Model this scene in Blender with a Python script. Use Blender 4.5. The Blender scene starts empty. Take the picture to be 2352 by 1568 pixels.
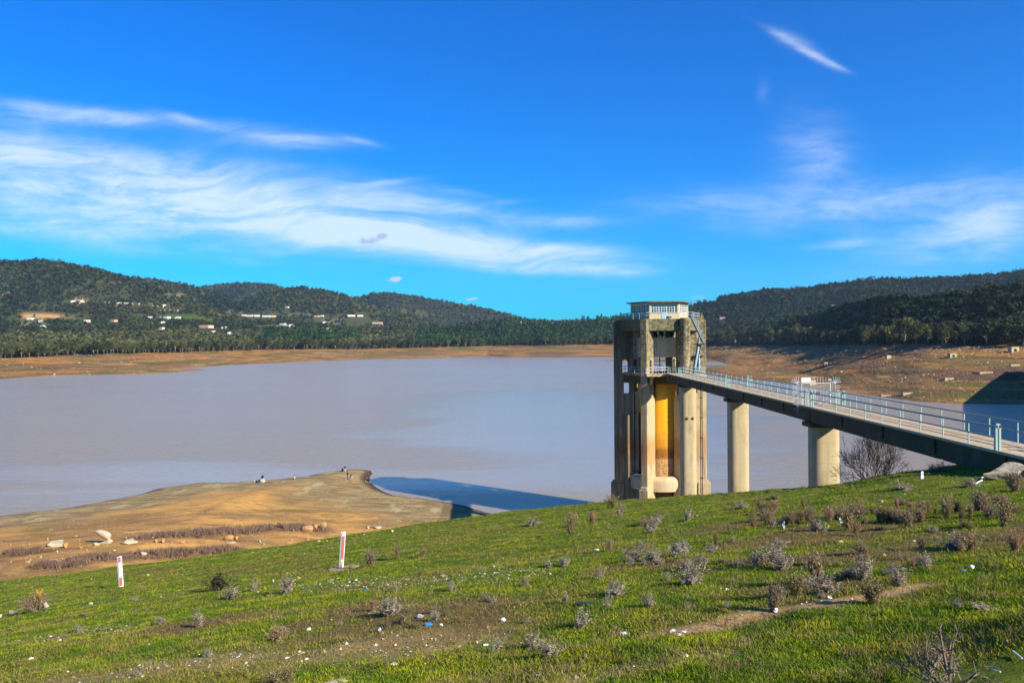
import bpy, bmesh, math, random
import numpy as np
from math import sin, cos, pi, radians, sqrt, atan2, exp
from mathutils import Vector, Matrix
from mathutils.geometry import tessellate_polygon

random.seed(7)
RNG = np.random.default_rng(11)
SC = bpy.context.scene
COL = SC.collection

# ------------------------------------------------------------------ camera frame
EYE = 29.5                      # eye height over the lake (water is z = 0)
FP = 1801.3                     # focal length in photo units (photo 2352 wide)
TH = radians(-0.4)              # slight roll of the hand-held camera
def ray(xp, yp):
    """direction (per metre of depth Y) seen at photo position xp, yp (2352 x 1568 units)"""
    a = (xp - 1176) / FP; b = (784 - yp) / FP
    return a * cos(TH) - b * sin(TH), a * sin(TH) + b * cos(TH)
def at(xp, yp, Y):
    a, b = ray(xp, yp)
    return Vector((a * Y, Y, EYE + b * Y))
def on_water(xp, yp, z=0.0):
    a, b = ray(xp, yp)
    Y = (z - EYE) / b
    return a * Y, Y
def A(x, y): return x / 1.7415, y / 1.7415       # 4096-px coordinates -> photo units

# ------------------------------------------------------------------ noise
def vnoise(x, y, seed=0):
    x = np.asarray(x, float); y = np.asarray(y, float)
    xi = np.floor(x).astype(np.int64); yi = np.floor(y).astype(np.int64)
    xf = x - xi; yf = y - yi
    u = xf * xf * (3 - 2 * xf); v = yf * yf * (3 - 2 * yf)
    def h(a, b):
        n = (a * 374761393 + b * 668265263 + seed * 1442695041) & 0x7fffffff
        n = ((n ^ (n >> 13)) * 1274126177) & 0x7fffffff
        n = n ^ (n >> 16)
        return (n & 0xffff) / 65535.0
    return (h(xi, yi) * (1 - u) + h(xi + 1, yi) * u) * (1 - v) + (h(xi, yi + 1) * (1 - u) + h(xi + 1, yi + 1) * u) * v
def fbm(x, y, seed=0, octv=4):
    s = 0; a = 0.5; t = 0
    for i in range(octv):
        s = s + a * vnoise(x, y, seed + i * 17); t += a
        x = x * 2.03 + 5.1; y = y * 2.03 + 3.7; a *= 0.5
    return s / t
def sstep(a, b, x):
    t = np.clip((x - a) / (b - a), 0, 1)
    return t * t * (3 - 2 * t)

# ------------------------------------------------------------------ object helpers
def tag(o, label=None, cat=None, group=None, kind=None):
    if label: o['label'] = label
    if cat: o['category'] = cat
    if group: o['group'] = group
    if kind: o['kind'] = kind
    return o
def empty(name, loc=(0, 0, 0), rz=0):
    o = bpy.data.objects.new(name, None); COL.objects.link(o)
    o.location = loc; o.rotation_euler = (0, 0, rz); o.empty_display_size = 0.3
    return o
def link(name, me, parent=None, loc=None):
    o = bpy.data.objects.new(name, me); COL.objects.link(o)
    if parent is not None: o.parent = parent
    if loc is not None: o.location = loc
    return o
def np_mesh(name, V, F, mats=(), smooth=False, col=None, colname='tint', mi=None):
    """V (n,3); F (m,k) same-size faces as a numpy array"""
    V = np.asarray(V, np.float32); F = np.asarray(F, np.int32)
    me = bpy.data.meshes.new(name)
    me.vertices.add(len(V)); me.vertices.foreach_set('co', V.ravel())
    k = F.shape[1]
    me.loops.add(F.size); me.loops.foreach_set('vertex_index', F.ravel())
    me.polygons.add(len(F))
    me.polygons.foreach_set('loop_start', np.arange(0, F.size, k, dtype=np.int32))
    me.polygons.foreach_set('loop_total', np.full(len(F), k, np.int32))
    if smooth: me.polygons.foreach_set('use_smooth', np.ones(len(F), bool))
    for m in mats: me.materials.append(m)
    if mi is not None: me.polygons.foreach_set('material_index', np.asarray(mi, np.int32))
    me.update(calc_edges=True)
    if col is not None:
        a = me.color_attributes.new(colname, 'FLOAT_COLOR', 'POINT')
        c = np.ones((len(V), 4), np.float32); c[:, :col.shape[1]] = col
        a.data.foreach_set('color', c.ravel())
    return me

class MB:
    """collects shapes and links them as ONE mesh object"""
    def __init__(s): s.v = []; s.f = []; s.m = []; s.st = []
    def add(s, vs, fs, mi=0):
        n = len(s.v); s.st.append((n, len(s.f))); s.v += [tuple(p) for p in vs]
        s.f += [[i + n for i in f] for f in fs]; s.m += [mi] * len(fs)
    def hexa(s, p, mi=0):
        s.add(p, [(0, 3, 2, 1), (4, 5, 6, 7), (0, 1, 5, 4), (1, 2, 6, 5), (2, 3, 7, 6), (3, 0, 4, 7)], mi)
    def box(s, x0, x1, y0, y1, z0, z1, mi=0):
        s.hexa([(x0, y0, z0), (x1, y0, z0), (x1, y1, z0), (x0, y1, z0),
                (x0, y0, z1), (x1, y0, z1), (x1, y1, z1), (x0, y1, z1)], mi)
    def beam(s, a, b, w, h, up=(0, 0, 1), mi=0):
        a = Vector(a); b = Vector(b); d = (b - a).normalized(); up = Vector(up)
        r = d.cross(up)
        if r.length < 1e-4: r = d.cross(Vector((0, 1, 0)))
        r.normalize(); u = r.cross(d)
        r = r * (w / 2); u = u * (h / 2)
        s.hexa([a - r - u, a + r - u, b + r - u, b - r - u, a - r + u, a + r + u, b + r + u, b - r + u], mi)
    def tube(s, pts, rad, n=8, caps=True, mi=0):
        pts = [Vector(p) for p in pts]
        if not hasattr(rad, '__len__'): rad = [rad] * len(pts)
        vs = []; fs = []
        for i, p in enumerate(pts):
            d = (pts[min(i + 1, len(pts) - 1)] - pts[max(i - 1, 0)]).normalized()
            r = d.cross(Vector((0, 0, 1)))
            if r.length < 1e-3: r = d.cross(Vector((0, 1, 0)))
            r.normalize(); u = r.cross(d)
            for k in range(n):
                t = 2 * pi * k / n
                vs.append(p + (r * cos(t) + u * sin(t)) * rad[i])
        for i in range(len(pts) - 1):
            for k in range(n):
                k2 = (k + 1) % n
                fs.append((i * n + k, i * n + k2, (i + 1) * n + k2, (i + 1) * n + k))
        if caps:
            fs.append(tuple(range(n - 1, -1, -1))); fs.append(tuple((len(pts) - 1) * n + k for k in range(n)))
        s.add(vs, fs, mi)
    def prism(s, poly, z0, z1, mi=0):
        n = len(poly)
        vs = [(x, y, z0) for x, y in poly] + [(x, y, z1) for x, y in poly]
        fs = [tuple(range(n - 1, -1, -1)), tuple(range(n, 2 * n))]
        fs += [(i, (i + 1) % n, n + (i + 1) % n, n + i) for i in range(n)]
        s.add(vs, fs, mi)
    def lathe(s, prof, cx=0, cy=0, n=48, mi=0):
        vs = []; fs = []
        for r, z in prof:
            for k in range(n):
                t = 2 * pi * k / n; vs.append((cx + r * cos(t), cy + r * sin(t), z))
        for i in range(len(prof) - 1):
            for k in range(n):
                k2 = (k + 1) % n
                fs.append((i * n + k, i * n + k2, (i + 1) * n + k2, (i + 1) * n + k))
        s.add(vs, fs, mi)
    def plate(s, loops, org, u, v, t, mi=0):
        """flat outline (loops[0]) with holes, in the u,v frame, thickened by vector t centred on org"""
        org = Vector(org); u = Vector(u); v = Vector(v); t = Vector(t)
        flat = [p for lp in loops for p in lp]
        tris = tessellate_polygon([[Vector((p[0], p[1], 0)) for p in lp] for lp in loops])
        n = len(flat)
        f0 = [org + u * p[0] + v * p[1] - t / 2 for p in flat]
        f1 = [p + t for p in f0]
        fs = [tuple(x) for x in tris] + [tuple(n + i for i in reversed(x)) for x in tris]
        k = 0
        for lp in loops:
            m = len(lp)
            fs += [(k + i, k + (i + 1) % m, n + k + (i + 1) % m, n + k + i) for i in range(m)]
            k += m
        s.add(f0 + f1, fs, mi)
    def each(s, name, mats, parent=None, fn=None, **kw):
        """every added piece becomes a part of its own"""
        st = s.st + [(len(s.v), len(s.f))]
        for (v0, f0), (v1, f1) in zip(st, st[1:]):
            q = MB(); q.v = s.v[v0:v1]; q.f = [[i - v0 for i in f] for f in s.f[f0:f1]]; q.m = s.m[f0:f1]
            fn(q, name, mats, **kw) if fn else q.build(name, mats, parent, **kw)
    def build(s, name, mats, parent=None, smooth=False, loc=None, fix=True, bevel=0):
        me = bpy.data.meshes.new(name)
        me.from_pydata(s.v, [], s.f)
        if not isinstance(mats, (list, tuple)): mats = [mats]
        for m in mats: me.materials.append(m)
        me.polygons.foreach_set('material_index', s.m)
        if smooth: me.polygons.foreach_set('use_smooth', [True] * len(s.f))
        me.update()
        if fix:
            bm = bmesh.new(); bm.from_mesh(me); bmesh.ops.recalc_face_normals(bm, faces=bm.faces); bm.to_mesh(me); bm.free()
        o = link(name, me, parent, loc)
        if bevel:
            b = o.modifiers.new('bevel', 'BEVEL'); b.width = bevel; b.segments = 2; b.limit_method = 'ANGLE'; b.angle_limit = radians(40)
        if smooth:
            me.set_sharp_from_angle(angle=radians(40))
        return o

# ------------------------------------------------------------------ materials
class NT:
    def __init__(s, name):
        s.mat = bpy.data.materials.new(name); s.mat.use_nodes = True
        s.t = s.mat.node_tree; s.t.nodes.clear()
        s.out = s.n('ShaderNodeOutputMaterial'); s.b = s.n('ShaderNodeBsdfPrincipled')
        s.l(s.b.outputs[0], s.out.inputs[0])
    def n(s, typ, **kw):
        nd = s.t.nodes.new(typ)
        for k, v in kw.items(): setattr(nd, k, v)
        return nd
    def l(s, a, b): s.t.links.new(a, b)
    def put(s, sock, v):
        if isinstance(v, bpy.types.NodeSocket): s.l(v, sock)
        elif v is not None:
            if hasattr(v, '__len__') and len(v) == 3 and sock.type == 'RGBA': v = (*v, 1)
            sock.default_value = v
    def coord(s, which='Object'): return s.n('ShaderNodeTexCoord').outputs[which]
    def geo(s): return s.n('ShaderNodeNewGeometry').outputs['Position']
    def mapping(s, vec, scale=(1, 1, 1), rot=(0, 0, 0), loc=(0, 0, 0)):
        m = s.n('ShaderNodeMapping'); s.l(vec, m.inputs[0])
        m.inputs['Scale'].default_value = scale; m.inputs['Rotation'].default_value = rot; m.inputs['Location'].default_value = loc
        return m.outputs[0]
    def noise(s, vec, scale, detail=4, rough=0.55, dist=0):
        m = s.n('ShaderNodeTexNoise'); s.l(vec, m.inputs['Vector'])
        m.inputs['Scale'].default_value = scale; m.inputs['Detail'].default_value = detail
        m.inputs['Roughness'].default_value = rough; m.inputs['Distortion'].default_value = dist
        return m.outputs['Fac']
    def vor(s, vec, scale, feat='F1', out='Distance'):
        m = s.n('ShaderNodeTexVoronoi', feature=feat); s.l(vec, m.inputs['Vector']); m.inputs['Scale'].default_value = scale
        return m.outputs[out]
    def math(s, op, a, b=None, c=None, clamp=False):
        m = s.n('ShaderNodeMath', operation=op, use_clamp=clamp)
        s.put(m.inputs[0], a)
        if b is not None: s.put(m.inputs[1], b)
        if c is not None: s.put(m.inputs[2], c)
        return m.outputs[0]
    def ramp(s, f, lo, hi, a=0.0, b=1.0):
        m = s.n('ShaderNodeMapRange', interpolation_type='SMOOTHSTEP'); s.put(m.inputs[0], f)
        m.inputs[1].default_value = lo; m.inputs[2].default_value = hi; m.inputs[3].default_value = a; m.inputs[4].default_value = b
        return m.outputs[0]
    def mix(s, f, a, b, mode='MIX'):
        m = s.n('ShaderNodeMix', data_type='RGBA', blend_type=mode)
        s.put(m.inputs[0], f); s.put(m.inputs[6], a); s.put(m.inputs[7], b)
        return m.outputs[2]
    def attr(s, name, out='Color'):
        m = s.n('ShaderNodeAttribute'); m.attribute_name = name; return m.outputs[out]
    def sep(s, v):
        m = s.n('ShaderNodeSeparateXYZ'); s.l(v, m.inputs[0]); return m.outputs
    def bump(s, h, strength=0.5, dist=0.05):
        m = s.n('ShaderNodeBump'); m.inputs['Strength'].default_value = strength; m.inputs['Distance'].default_value = dist
        s.l(h, m.inputs['Height']); s.l(m.outputs[0], s.b.inputs['Normal'])
    def fin(s, col=None, rough=0.8, spec=None, metal=None):
        if col is not None: s.put(s.b.inputs['Base Color'], col)
        s.put(s.b.inputs['Roughness'], rough)
        if spec is not None: s.put(s.b.inputs['Specular IOR Level'], spec)
        if metal is not None: s.put(s.b.inputs['Metallic'], metal)
        return s.mat

def plain(name, col, rough=0.7, var=0.25, scale=6, spec=0.3, metal=0, bump=0.0):
    n = NT(name); p = n.coord('Object')
    f = n.noise(p, scale, 5)
    c = n.mix(f, [x * (1 - var) for x in col], [min(1, x * (1 + var)) for x in col])
    if bump: n.bump(n.noise(p, scale * 3, 4), 0.6, bump)
    return n.fin(c, rough, spec, metal)

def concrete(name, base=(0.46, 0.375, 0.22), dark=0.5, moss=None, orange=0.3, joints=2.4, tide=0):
    """weathered board-marked concrete; streaks run down, pour joints across"""
    n = NT(name); p = n.geo()
    big = n.noise(p, 0.35, 5, 0.6)
    fine = n.noise(p, 9, 6, 0.7)
    streak = n.noise(n.mapping(p, (3.2, 3.2, 0.16)), 1.0, 5, 0.65)
    c = n.mix(big, [x * 0.82 for x in base], [x * 1.18 for x in base])
    c = n.mix(n.math('MULTIPLY', n.ramp(n.noise(n.mapping(p, (0.5, 0.5, 0.22), loc=(3, 1, 7)), 1.0, 4), 0.5, 0.75), orange), c, (0.42, 0.19, 0.045, 1))
    c = n.mix(n.math('MULTIPLY', n.ramp(streak, 0.48, 0.78), dark), c, (0.09, 0.085, 0.055, 1))
    z = n.sep(p)[2]
    if tide:            # iron-stained band where the lake used to stand, and a paler silt line under it
        zt_ = n.math('ADD', z, n.math('MULTIPLY', n.math('SUBTRACT', n.noise(p, .8, 4), .5), 3.0))
        c = n.mix(n.math('MULTIPLY', n.math('MULTIPLY', n.ramp(zt_, 9.5, 11.5), n.ramp(zt_, 15.5, 13.5)), tide), c, (0.40, 0.19, 0.05, 1))
    bd = n.math('FRACT', n.math('DIVIDE', z, .6))
    c = n.mix(n.math('MULTIPLY', n.ramp(n.math('ABSOLUTE', n.math('SUBTRACT', bd, 0.5)), 0.0, 0.06, 1, 0), 0.14), c, (0.14, 0.11, 0.07, 1))
    c = n.mix(n.math('MULTIPLY', n.ramp(n.noise(n.mapping(p, (.9, .9, .5), loc=(2, 2, 9)), 1.0, 5, .7), .5, .72), .45), c, (.17, .145, .09, 1))
    fr = n.math('FRACT', n.math('DIVIDE', z, joints))
    c = n.mix(n.math('MULTIPLY', n.ramp(n.math('ABSOLUTE', n.math('SUBTRACT', fr, 0.5)), 0.0, 0.012, 1, 0), 0.35), c, (0.12, 0.1, 0.06, 1))
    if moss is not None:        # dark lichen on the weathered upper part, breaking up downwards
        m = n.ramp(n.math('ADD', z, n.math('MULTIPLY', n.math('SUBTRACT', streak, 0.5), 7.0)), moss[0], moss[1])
        west = n.ramp(n.math('ADD', n.sep(p)[0], n.math('MULTIPLY', big, 3.0)), 23.0, 20.0, 0, 1)      # left side's shade painted in as heavier, darker lichen
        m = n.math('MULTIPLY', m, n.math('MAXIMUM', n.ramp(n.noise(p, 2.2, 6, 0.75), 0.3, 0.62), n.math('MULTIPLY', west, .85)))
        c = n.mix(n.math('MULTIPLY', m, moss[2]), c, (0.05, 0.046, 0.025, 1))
        if tide: c = n.mix(n.math('MULTIPLY', n.math('MULTIPLY', west, n.ramp(streak, .3, .55)), .6), c, (0.07, 0.06, 0.04, 1))  # left fins darkened at every height, their shade put into the streak colour
    c = n.mix(n.math('MULTIPLY', n.ramp(fine, 0.55, 0.75), 0.25), c, (0.1, 0.08, 0.05, 1))
    n.bump(fine, 0.35, 0.02)
    return n.fin(c, 0.9, 0.15)

M = {}
M['concrete'] = concrete('pier_concrete', moss=None, dark=0.45, orange=0.25)
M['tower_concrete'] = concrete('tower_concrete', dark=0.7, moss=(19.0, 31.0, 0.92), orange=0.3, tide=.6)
M['beam_concrete'] = concrete('mossy_beam_concrete', base=(0.3, 0.27, 0.15), dark=0.85, moss=(20, 30, 0.85), orange=0.1, joints=50)
M['girder'] = concrete('shade_darkened_girder', base=(0.09, 0.066, 0.036), dark=0.6, moss=None, orange=0.05, joints=50)  # base lowered and warmed: the girders' deep shade is put into the colour
M['cream_wall'] = concrete('cabin_cream_wall', base=(0.55, 0.46, 0.27), dark=0.2, moss=None, orange=0.1, joints=50)
M['torus'] = concrete('sill_concrete', base=(0.55, 0.43, 0.27), dark=0.2, orange=0.25, joints=1.15)
def deck_mat():
    n = NT('deck_paving'); p = n.geo()
    a = n.noise(p, 1.2, 5, 0.65); b = n.noise(n.mapping(p, (6, 2, 6)), 2.0, 5, 0.75)
    c = n.mix(a, (0.42, 0.31, 0.18, 1), (0.58, 0.47, 0.31, 1))
    c = n.mix(n.ramp(b, 0.52, 0.62), c, (0.3, 0.22, 0.11, 1))
    c = n.mix(n.ramp(b, 0.36, 0.3), c, (0.75, 0.62, 0.45, 1))
    n.bump(b, 0.4, 0.02)
    return n.fin(c, 0.9, 0.2)
M['deck'] = deck_mat()
M['teal'] = plain('faded_turquoise_paint', (0.30, 0.43, 0.39), 0.45, 0.18, 4, 0.5)
M['teal_dark'] = plain('dark_teal_rail_paint', (0.09, 0.18, 0.16), 0.4, 0.2, 5, 0.5)
M['grey_rail'] = plain('grey_painted_steel', (0.45, 0.48, 0.47), 0.45, 0.2, 5, 0.5)
M['dark_steel'] = plain('dark_steel', (0.03, 0.03, 0.028), 0.6, 0.4, 3, 0.4)
M['blue_paint'] = plain('pale_blue_paint', (0.3, 0.52, 0.72), 0.5, 0.2, 3, 0.4)
M['stair_paint'] = plain('weathered_blue_grey_paint', (0.3, 0.38, 0.42), 0.5, 0.25, 3, 0.4)
M['white_paint'] = plain('white_window_paint', (0.72, 0.74, 0.74), 0.5, 0.12, 3, 0.4)
M['tan_wood'] = plain('ochre_underside', (0.3, 0.17, 0.04), 0.8, 0.3, 3, 0.2)
def glass_mat():
    n = NT('window_glass')
    g = n.n('ShaderNodeBsdfGlossy'); g.inputs['Roughness'].default_value = 0.05
    t = n.n('ShaderNodeBsdfTransparent'); t.inputs[0].default_value = (0.8, 0.88, 0.9, 1)
    fr = n.n('ShaderNodeFresnel'); fr.inputs[0].default_value = 1.5
    m = n.n('ShaderNodeMixShader'); n.l(fr.outputs[0], m.inputs[0]); n.l(t.outputs[0], m.inputs[1]); n.l(g.outputs[0], m.inputs[2])
    n.l(m.outputs[0], n.out.inputs[0]); return n.mat
M['glass'] = glass_mat()
def drum_mat():
    n = NT('yellow_gate_paint_and_rust'); p = n.geo(); z = n.sep(p)[2]
    f = n.noise(p, 2.5, 6, 0.75); g = n.noise(n.mapping(p, (3, 3, 0.35)), 1.0, 5, 0.7); h = n.noise(p, 7, 5, 0.7)
    c = n.mix(n.noise(n.mapping(p, (1.2, 1.2, 0.15)), 1.0, 3), (0.60, 0.26, 0.005, 1), (0.88, 0.45, 0.012, 1))
    # rust creeping down from mid height
    zz = n.math('ADD', z, n.math('MULTIPLY', n.math('SUBTRACT', f, 0.5), 9))
    c = n.mix(n.math('MULTIPLY', n.ramp(zz, 16.5, 12.5), 0.6), c, (0.36, 0.15, 0.02, 1))
    zq = n.math('ADD', z, n.math('MULTIPLY', n.math('SUBTRACT', f, 0.5), 0.8))
    white = n.ramp(zq, 11.0, 10.8)
    c = n.mix(n.math('MULTIPLY', white, n.ramp(f, .3, .6, .35, 1)), c, (0.5, 0.34, 0.16, 1))
    c = n.mix(n.math('MULTIPLY', n.math('MULTIPLY', n.ramp(zq, 12.9, 12.0), n.ramp(zq, 10.7, 11.0)), n.ramp(h, .35, .6, .25, .95)), c, (0.16, 0.05, 0.015, 1))
    low = n.ramp(z, 13.5, 9.5)
    c = n.mix(n.math('MULTIPLY', n.ramp(n.math('ADD', h, n.math('MULTIPLY', n.math('SUBTRACT', f, .5), .6)), 0.5, 0.58), low), c, (0.22, 0.055, 0.012, 1))
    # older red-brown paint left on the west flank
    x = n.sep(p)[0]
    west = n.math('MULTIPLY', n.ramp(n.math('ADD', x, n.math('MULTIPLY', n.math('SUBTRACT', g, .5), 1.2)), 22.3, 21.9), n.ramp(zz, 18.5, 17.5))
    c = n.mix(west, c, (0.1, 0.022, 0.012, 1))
    # tar run under the lip
    tar = n.math('MULTIPLY', n.ramp(n.math('ABSOLUTE', n.math('SUBTRACT', n.math('ADD', x, n.math('MULTIPLY', g, 1.2)), 22.95)), 0.05, 0.55, 1, 0), n.ramp(n.math('ADD', z, n.math('MULTIPLY', g, 5)), 21.5, 24))
    c = n.mix(n.math('MULTIPLY', tar, 0.9), c, (0.03, 0.02, 0.008, 1))
    n.bump(h, 0.2, 0.02)
    return n.fin(c, 0.5, 0.35)
M['drum'] = drum_mat()

# ------------------------------------------------------------------ intake tower
TX, TY = 23.9, 127.0
def hexpt(R, k, z=None, cx=TX, cy=TY):
    a = radians(60 * k); p = (cx + R * cos(a), cy + R * sin(a))
    return p if z is None else (*p, z)
def hexring(mb, R0, R1, z0, z1, skip=()):
    """hollow hexagonal beam between vertex radii R0 < R1"""
    for k in range(6):
        if k in skip: continue
        a, b = hexpt(R1, k), hexpt(R1, k + 1); c, d = hexpt(R0, k + 1), hexpt(R0, k)
        mb.prism([a, b, c, d], z0, z1)
tower = empty('intake_tower', (0, 0, 0))
tag(tower, 'tall hexagonal concrete intake tower with yellow drum standing in the lake', 'water tower')
FZ0, GZ = -6.0, 24.35          # foot, gallery floor
def arch(r0, r1, z0, z1, n=10):
    c = (r0 + r1) / 2; r = (r1 - r0) / 2
    return [(r0, z0), (r1, z0)] + [(c + r * cos(pi * i / n), z1 - r + r * sin(pi * i / n)) for i in range(0, n + 1)]
for k in range(6):
    a = radians(60 * k); u = (cos(a), sin(a), 0); t = (-sin(a) * 1.03, cos(a) * 1.03, 0)
    mb = MB(); top = 32.75
    ro = 5.4 if k == 5 else 7.4
    outer = [(3.85, 7.0), (3.85, 20.6), (4.35, 20.9), (4.35, top), (ro, top), (ro, 7.0), (ro + .35, 6.9), (ro + .35, 6.0), (ro + .5, FZ0), (3.7, FZ0)]
    mb.plate([outer, arch(4.6, 5.1, GZ + .02, GZ + 2.1) if k == 5 else arch(5.15, 6.1, GZ + .02, GZ + 2.1), [(4.6, 21.0), (5.0, 21.0), (5.0, 22.9), (4.6, 23.25)] if k == 5 else [(4.8, 21.0), (5.9, 21.0), (5.9, 22.9), (5.4, 23.25), (4.8, 23.25)]], (TX, TY, 0), u, (0, 0, 1), t)
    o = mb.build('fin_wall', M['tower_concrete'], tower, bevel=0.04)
    # broad foot round the bottom of each fin
    mf = MB(); mf.plate([[(ro - 1.4, 6.6), (ro + .55, 6.6), (ro + .6, FZ0), (ro - 1.8, FZ0)]], (TX, TY, 0), u, (0, 0, 1), (t[0] * 1.35, t[1] * 1.35, 0))
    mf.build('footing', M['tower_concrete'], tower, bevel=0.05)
mb = MB(); mb.prism([(TX + 7.0 - .3, TY - .3), (TX + 7.0 + .3, TY - .3), (TX + 7.0 + .3, TY + .3), (TX + 7.0 - .3, TY + .3)], 32.75, 32.8)
mb.add([(TX + 6.55, TY - .3, 32.8), (TX + 7.15, TY - .3, 32.8), (TX + 7.15, TY + .3, 32.8), (TX + 6.55, TY + .3, 32.8),
        (TX + 6.75, TY - .1, 33.9), (TX + 6.95, TY - .1, 33.9), (TX + 6.95, TY + .1, 33.9), (TX + 6.75, TY + .1, 33.9)],
       [(0, 1, 5, 4), (1, 2, 6, 5), (2, 3, 7, 6), (3, 0, 4, 7), (4, 5, 6, 7)])
mb.build('finial', M['beam_concrete'], tower)
# round buttress on the fin beside the stairs
mb = MB(); cx, cy = TX + 2.8, TY - 6.1
mb.lathe([(0.0, GZ - .3), (0.78, GZ - .3), (0.78, 32.95), (0.0, 32.95)], cx, cy, 32)
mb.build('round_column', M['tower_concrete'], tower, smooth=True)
# top ring beam and slab
mb = MB(); hexring(mb, 5.9, 6.65, 31.0, 32.85); mb.build('ring_beam', M['beam_concrete'], tower, bevel=0.03)
mb = MB(); mb.prism([hexpt(5.88, k) for k in range(6)], 32.4, 32.8); mb.build('roof_slab', M['beam_concrete'], tower)
# hanging hexagonal hoist housing
mb = MB(); hexring(mb, 3.55, 3.8, 26.85, 29.95); mb.prism([hexpt(3.54, k) for k in range(6)], 29.4, 29.6)
mb.build('hoist_housing', M['cream_wall'], tower)
mb = MB()
for k in (0, 1.2, 2.2, 3, 4.1, 5):
    x, y = hexpt(2.9, k); mb.tube([(x, y, 29.6), (x, y, 32.4)], 0.11, 8); mb.tube([(x, y, 30.2), (x, y, 30.5), (x, y, 31.0), (x, y, 31.3)], [0.1, .32, .26, .08], 8)
for x in (-2.0, -1.5, -1.0): mb.tube([(TX + x, TY - 2.4, 30.0), (TX + x, TY - 2.4, 30.35), (TX + x, TY - 2.4, 30.9), (TX + x, TY - 2.4, 32.4)], [.22, .25, .1, .06], 8)
for x in (-1.9, -.55): mb.beam((TX + x, TY - 3.0, 22.8), (TX + x, TY - 3.0, 31.6), .12, .12)
for i in range(9): mb.beam((TX - 1.9, TY - 3.0, 23.2 + .42 * i), (TX - .55, TY - 3.0, 23.2 + .42 * i), .05, .05)
mb.beam((TX - 2.9, TY - 3.9, 22.5), (TX - 2.9, TY - 3.9, 31.5), .16, .16)
mb.each('hoist_gear', M['dark_steel'], tower)
# gallery slab and beams
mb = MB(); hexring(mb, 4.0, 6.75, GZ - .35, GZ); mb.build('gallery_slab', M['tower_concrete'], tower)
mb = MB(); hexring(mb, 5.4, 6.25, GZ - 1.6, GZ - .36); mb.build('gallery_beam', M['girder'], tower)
mb = MB(); mb.plate([[(-1.15, GZ - .34), (6.2, GZ - .34), (6.2, GZ + .02), (-1.15, GZ + .02)]], (TX - 2.3, TY - 6.75, 0), (1, 0, 0), (0, 0, 1), (0, 2.3, 0))
mb.build('landing_slab', M['deck'], tower)
mb = MB()
for x in (-2.6, 3.2):
    mb.plate([[(-1.05, GZ - .36), (1.4, GZ - .36), (1.4, GZ - 1.7), (.2, GZ - 1.6)]], (TX + x, TY - 6.75, 0), (0, 1, 0), (0, 0, 1), (.4, 0, 0))
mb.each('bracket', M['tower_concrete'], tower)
# cabin
CR = 4.66
def facade(mb, k, R, loops, th, off=0.0):
    a, b = Vector(hexpt(R, k, 0)), Vector(hexpt(R, k + 1, 0)); u = (b - a).normalized(); nrm = Vector((u.y, -u.x, 0))
    mb.plate(loops, a + nrm * off, u, (0, 0, 1), nrm * th)
    return a, u, nrm
cabin_w = MB(); W0, W1 = 33.9, 35.1
for k in range(6):
    facade(cabin_w, k, CR, [[(0, 32.82), (CR, 32.82), (CR, 35.45), (0, 35.45)], [(.28, W0), (.28, W1), (CR - .28, W1), (CR - .28, W0)][::-1]], .2, -.1)
cabin = cabin_w.build('cabin', M['cream_wall'], tower)
mb = MB(); mb.prism([hexpt(5.35, k) for k in range(6)], 35.46, 35.62); mb.build('cabin_roof', M['beam_concrete'], tower, bevel=.02)
mb = MB(); mb.prism([hexpt(4.85, k) for k in range(6)], 32.8, 32.86); mb.build('cabin_plinth', M['white_paint'], tower)
for k in range(6):
    a, b = Vector(hexpt(CR, k, 0)), Vector(hexpt(CR, k + 1, 0)); u = (b - a).normalized(); nn = Vector((u.y, -u.x, 0))
    fr = MB(); P = lambda s, z, d=-.1: a + u * s + nn * d + Vector((0, 0, z))
    for z in (W0 + .02, W0 + .42, W0 + .8, W1 - .02): fr.beam(P(.28, z), P(CR - .28, z), .05, .05)
    nx = 11
    for i in range(nx): fr.beam(P(.3 + (CR - .6) * i / (nx - 1), W0), P(.3 + (CR - .6) * i / (nx - 1), W1), .06 if i % 3 else .1, .05, up=nn)
    fr.beam(P(.1, W0 - .05, .04), P(CR - .1, W0 - .05, .04), .16, .06)
    f = fr.build('window_frame', M['white_paint'], tower)
    gl = MB(); gl.plate([[(.3, W0), (CR - .3, W0), (CR - .3, W1), (.3, W1)]], a - nn * .1, u, (0, 0, 1), nn * .01); gl.build('pane', M['glass'], f)
mb = MB(); 
for x, y in ((-1.2, .6), (.9, -.6), (2.4, 1.0)):
    mb.box(TX + x - .35, TX + x + .35, TY + y - .3, TY + y + .3, 32.85, 34.6)
mb.beam((TX - 3, TY - 1, 32.9), (TX - 1.8, TY - 1, 35.3), .1, .2)
mb.each('control_cabinet', M['dark_steel'], tower)
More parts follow.
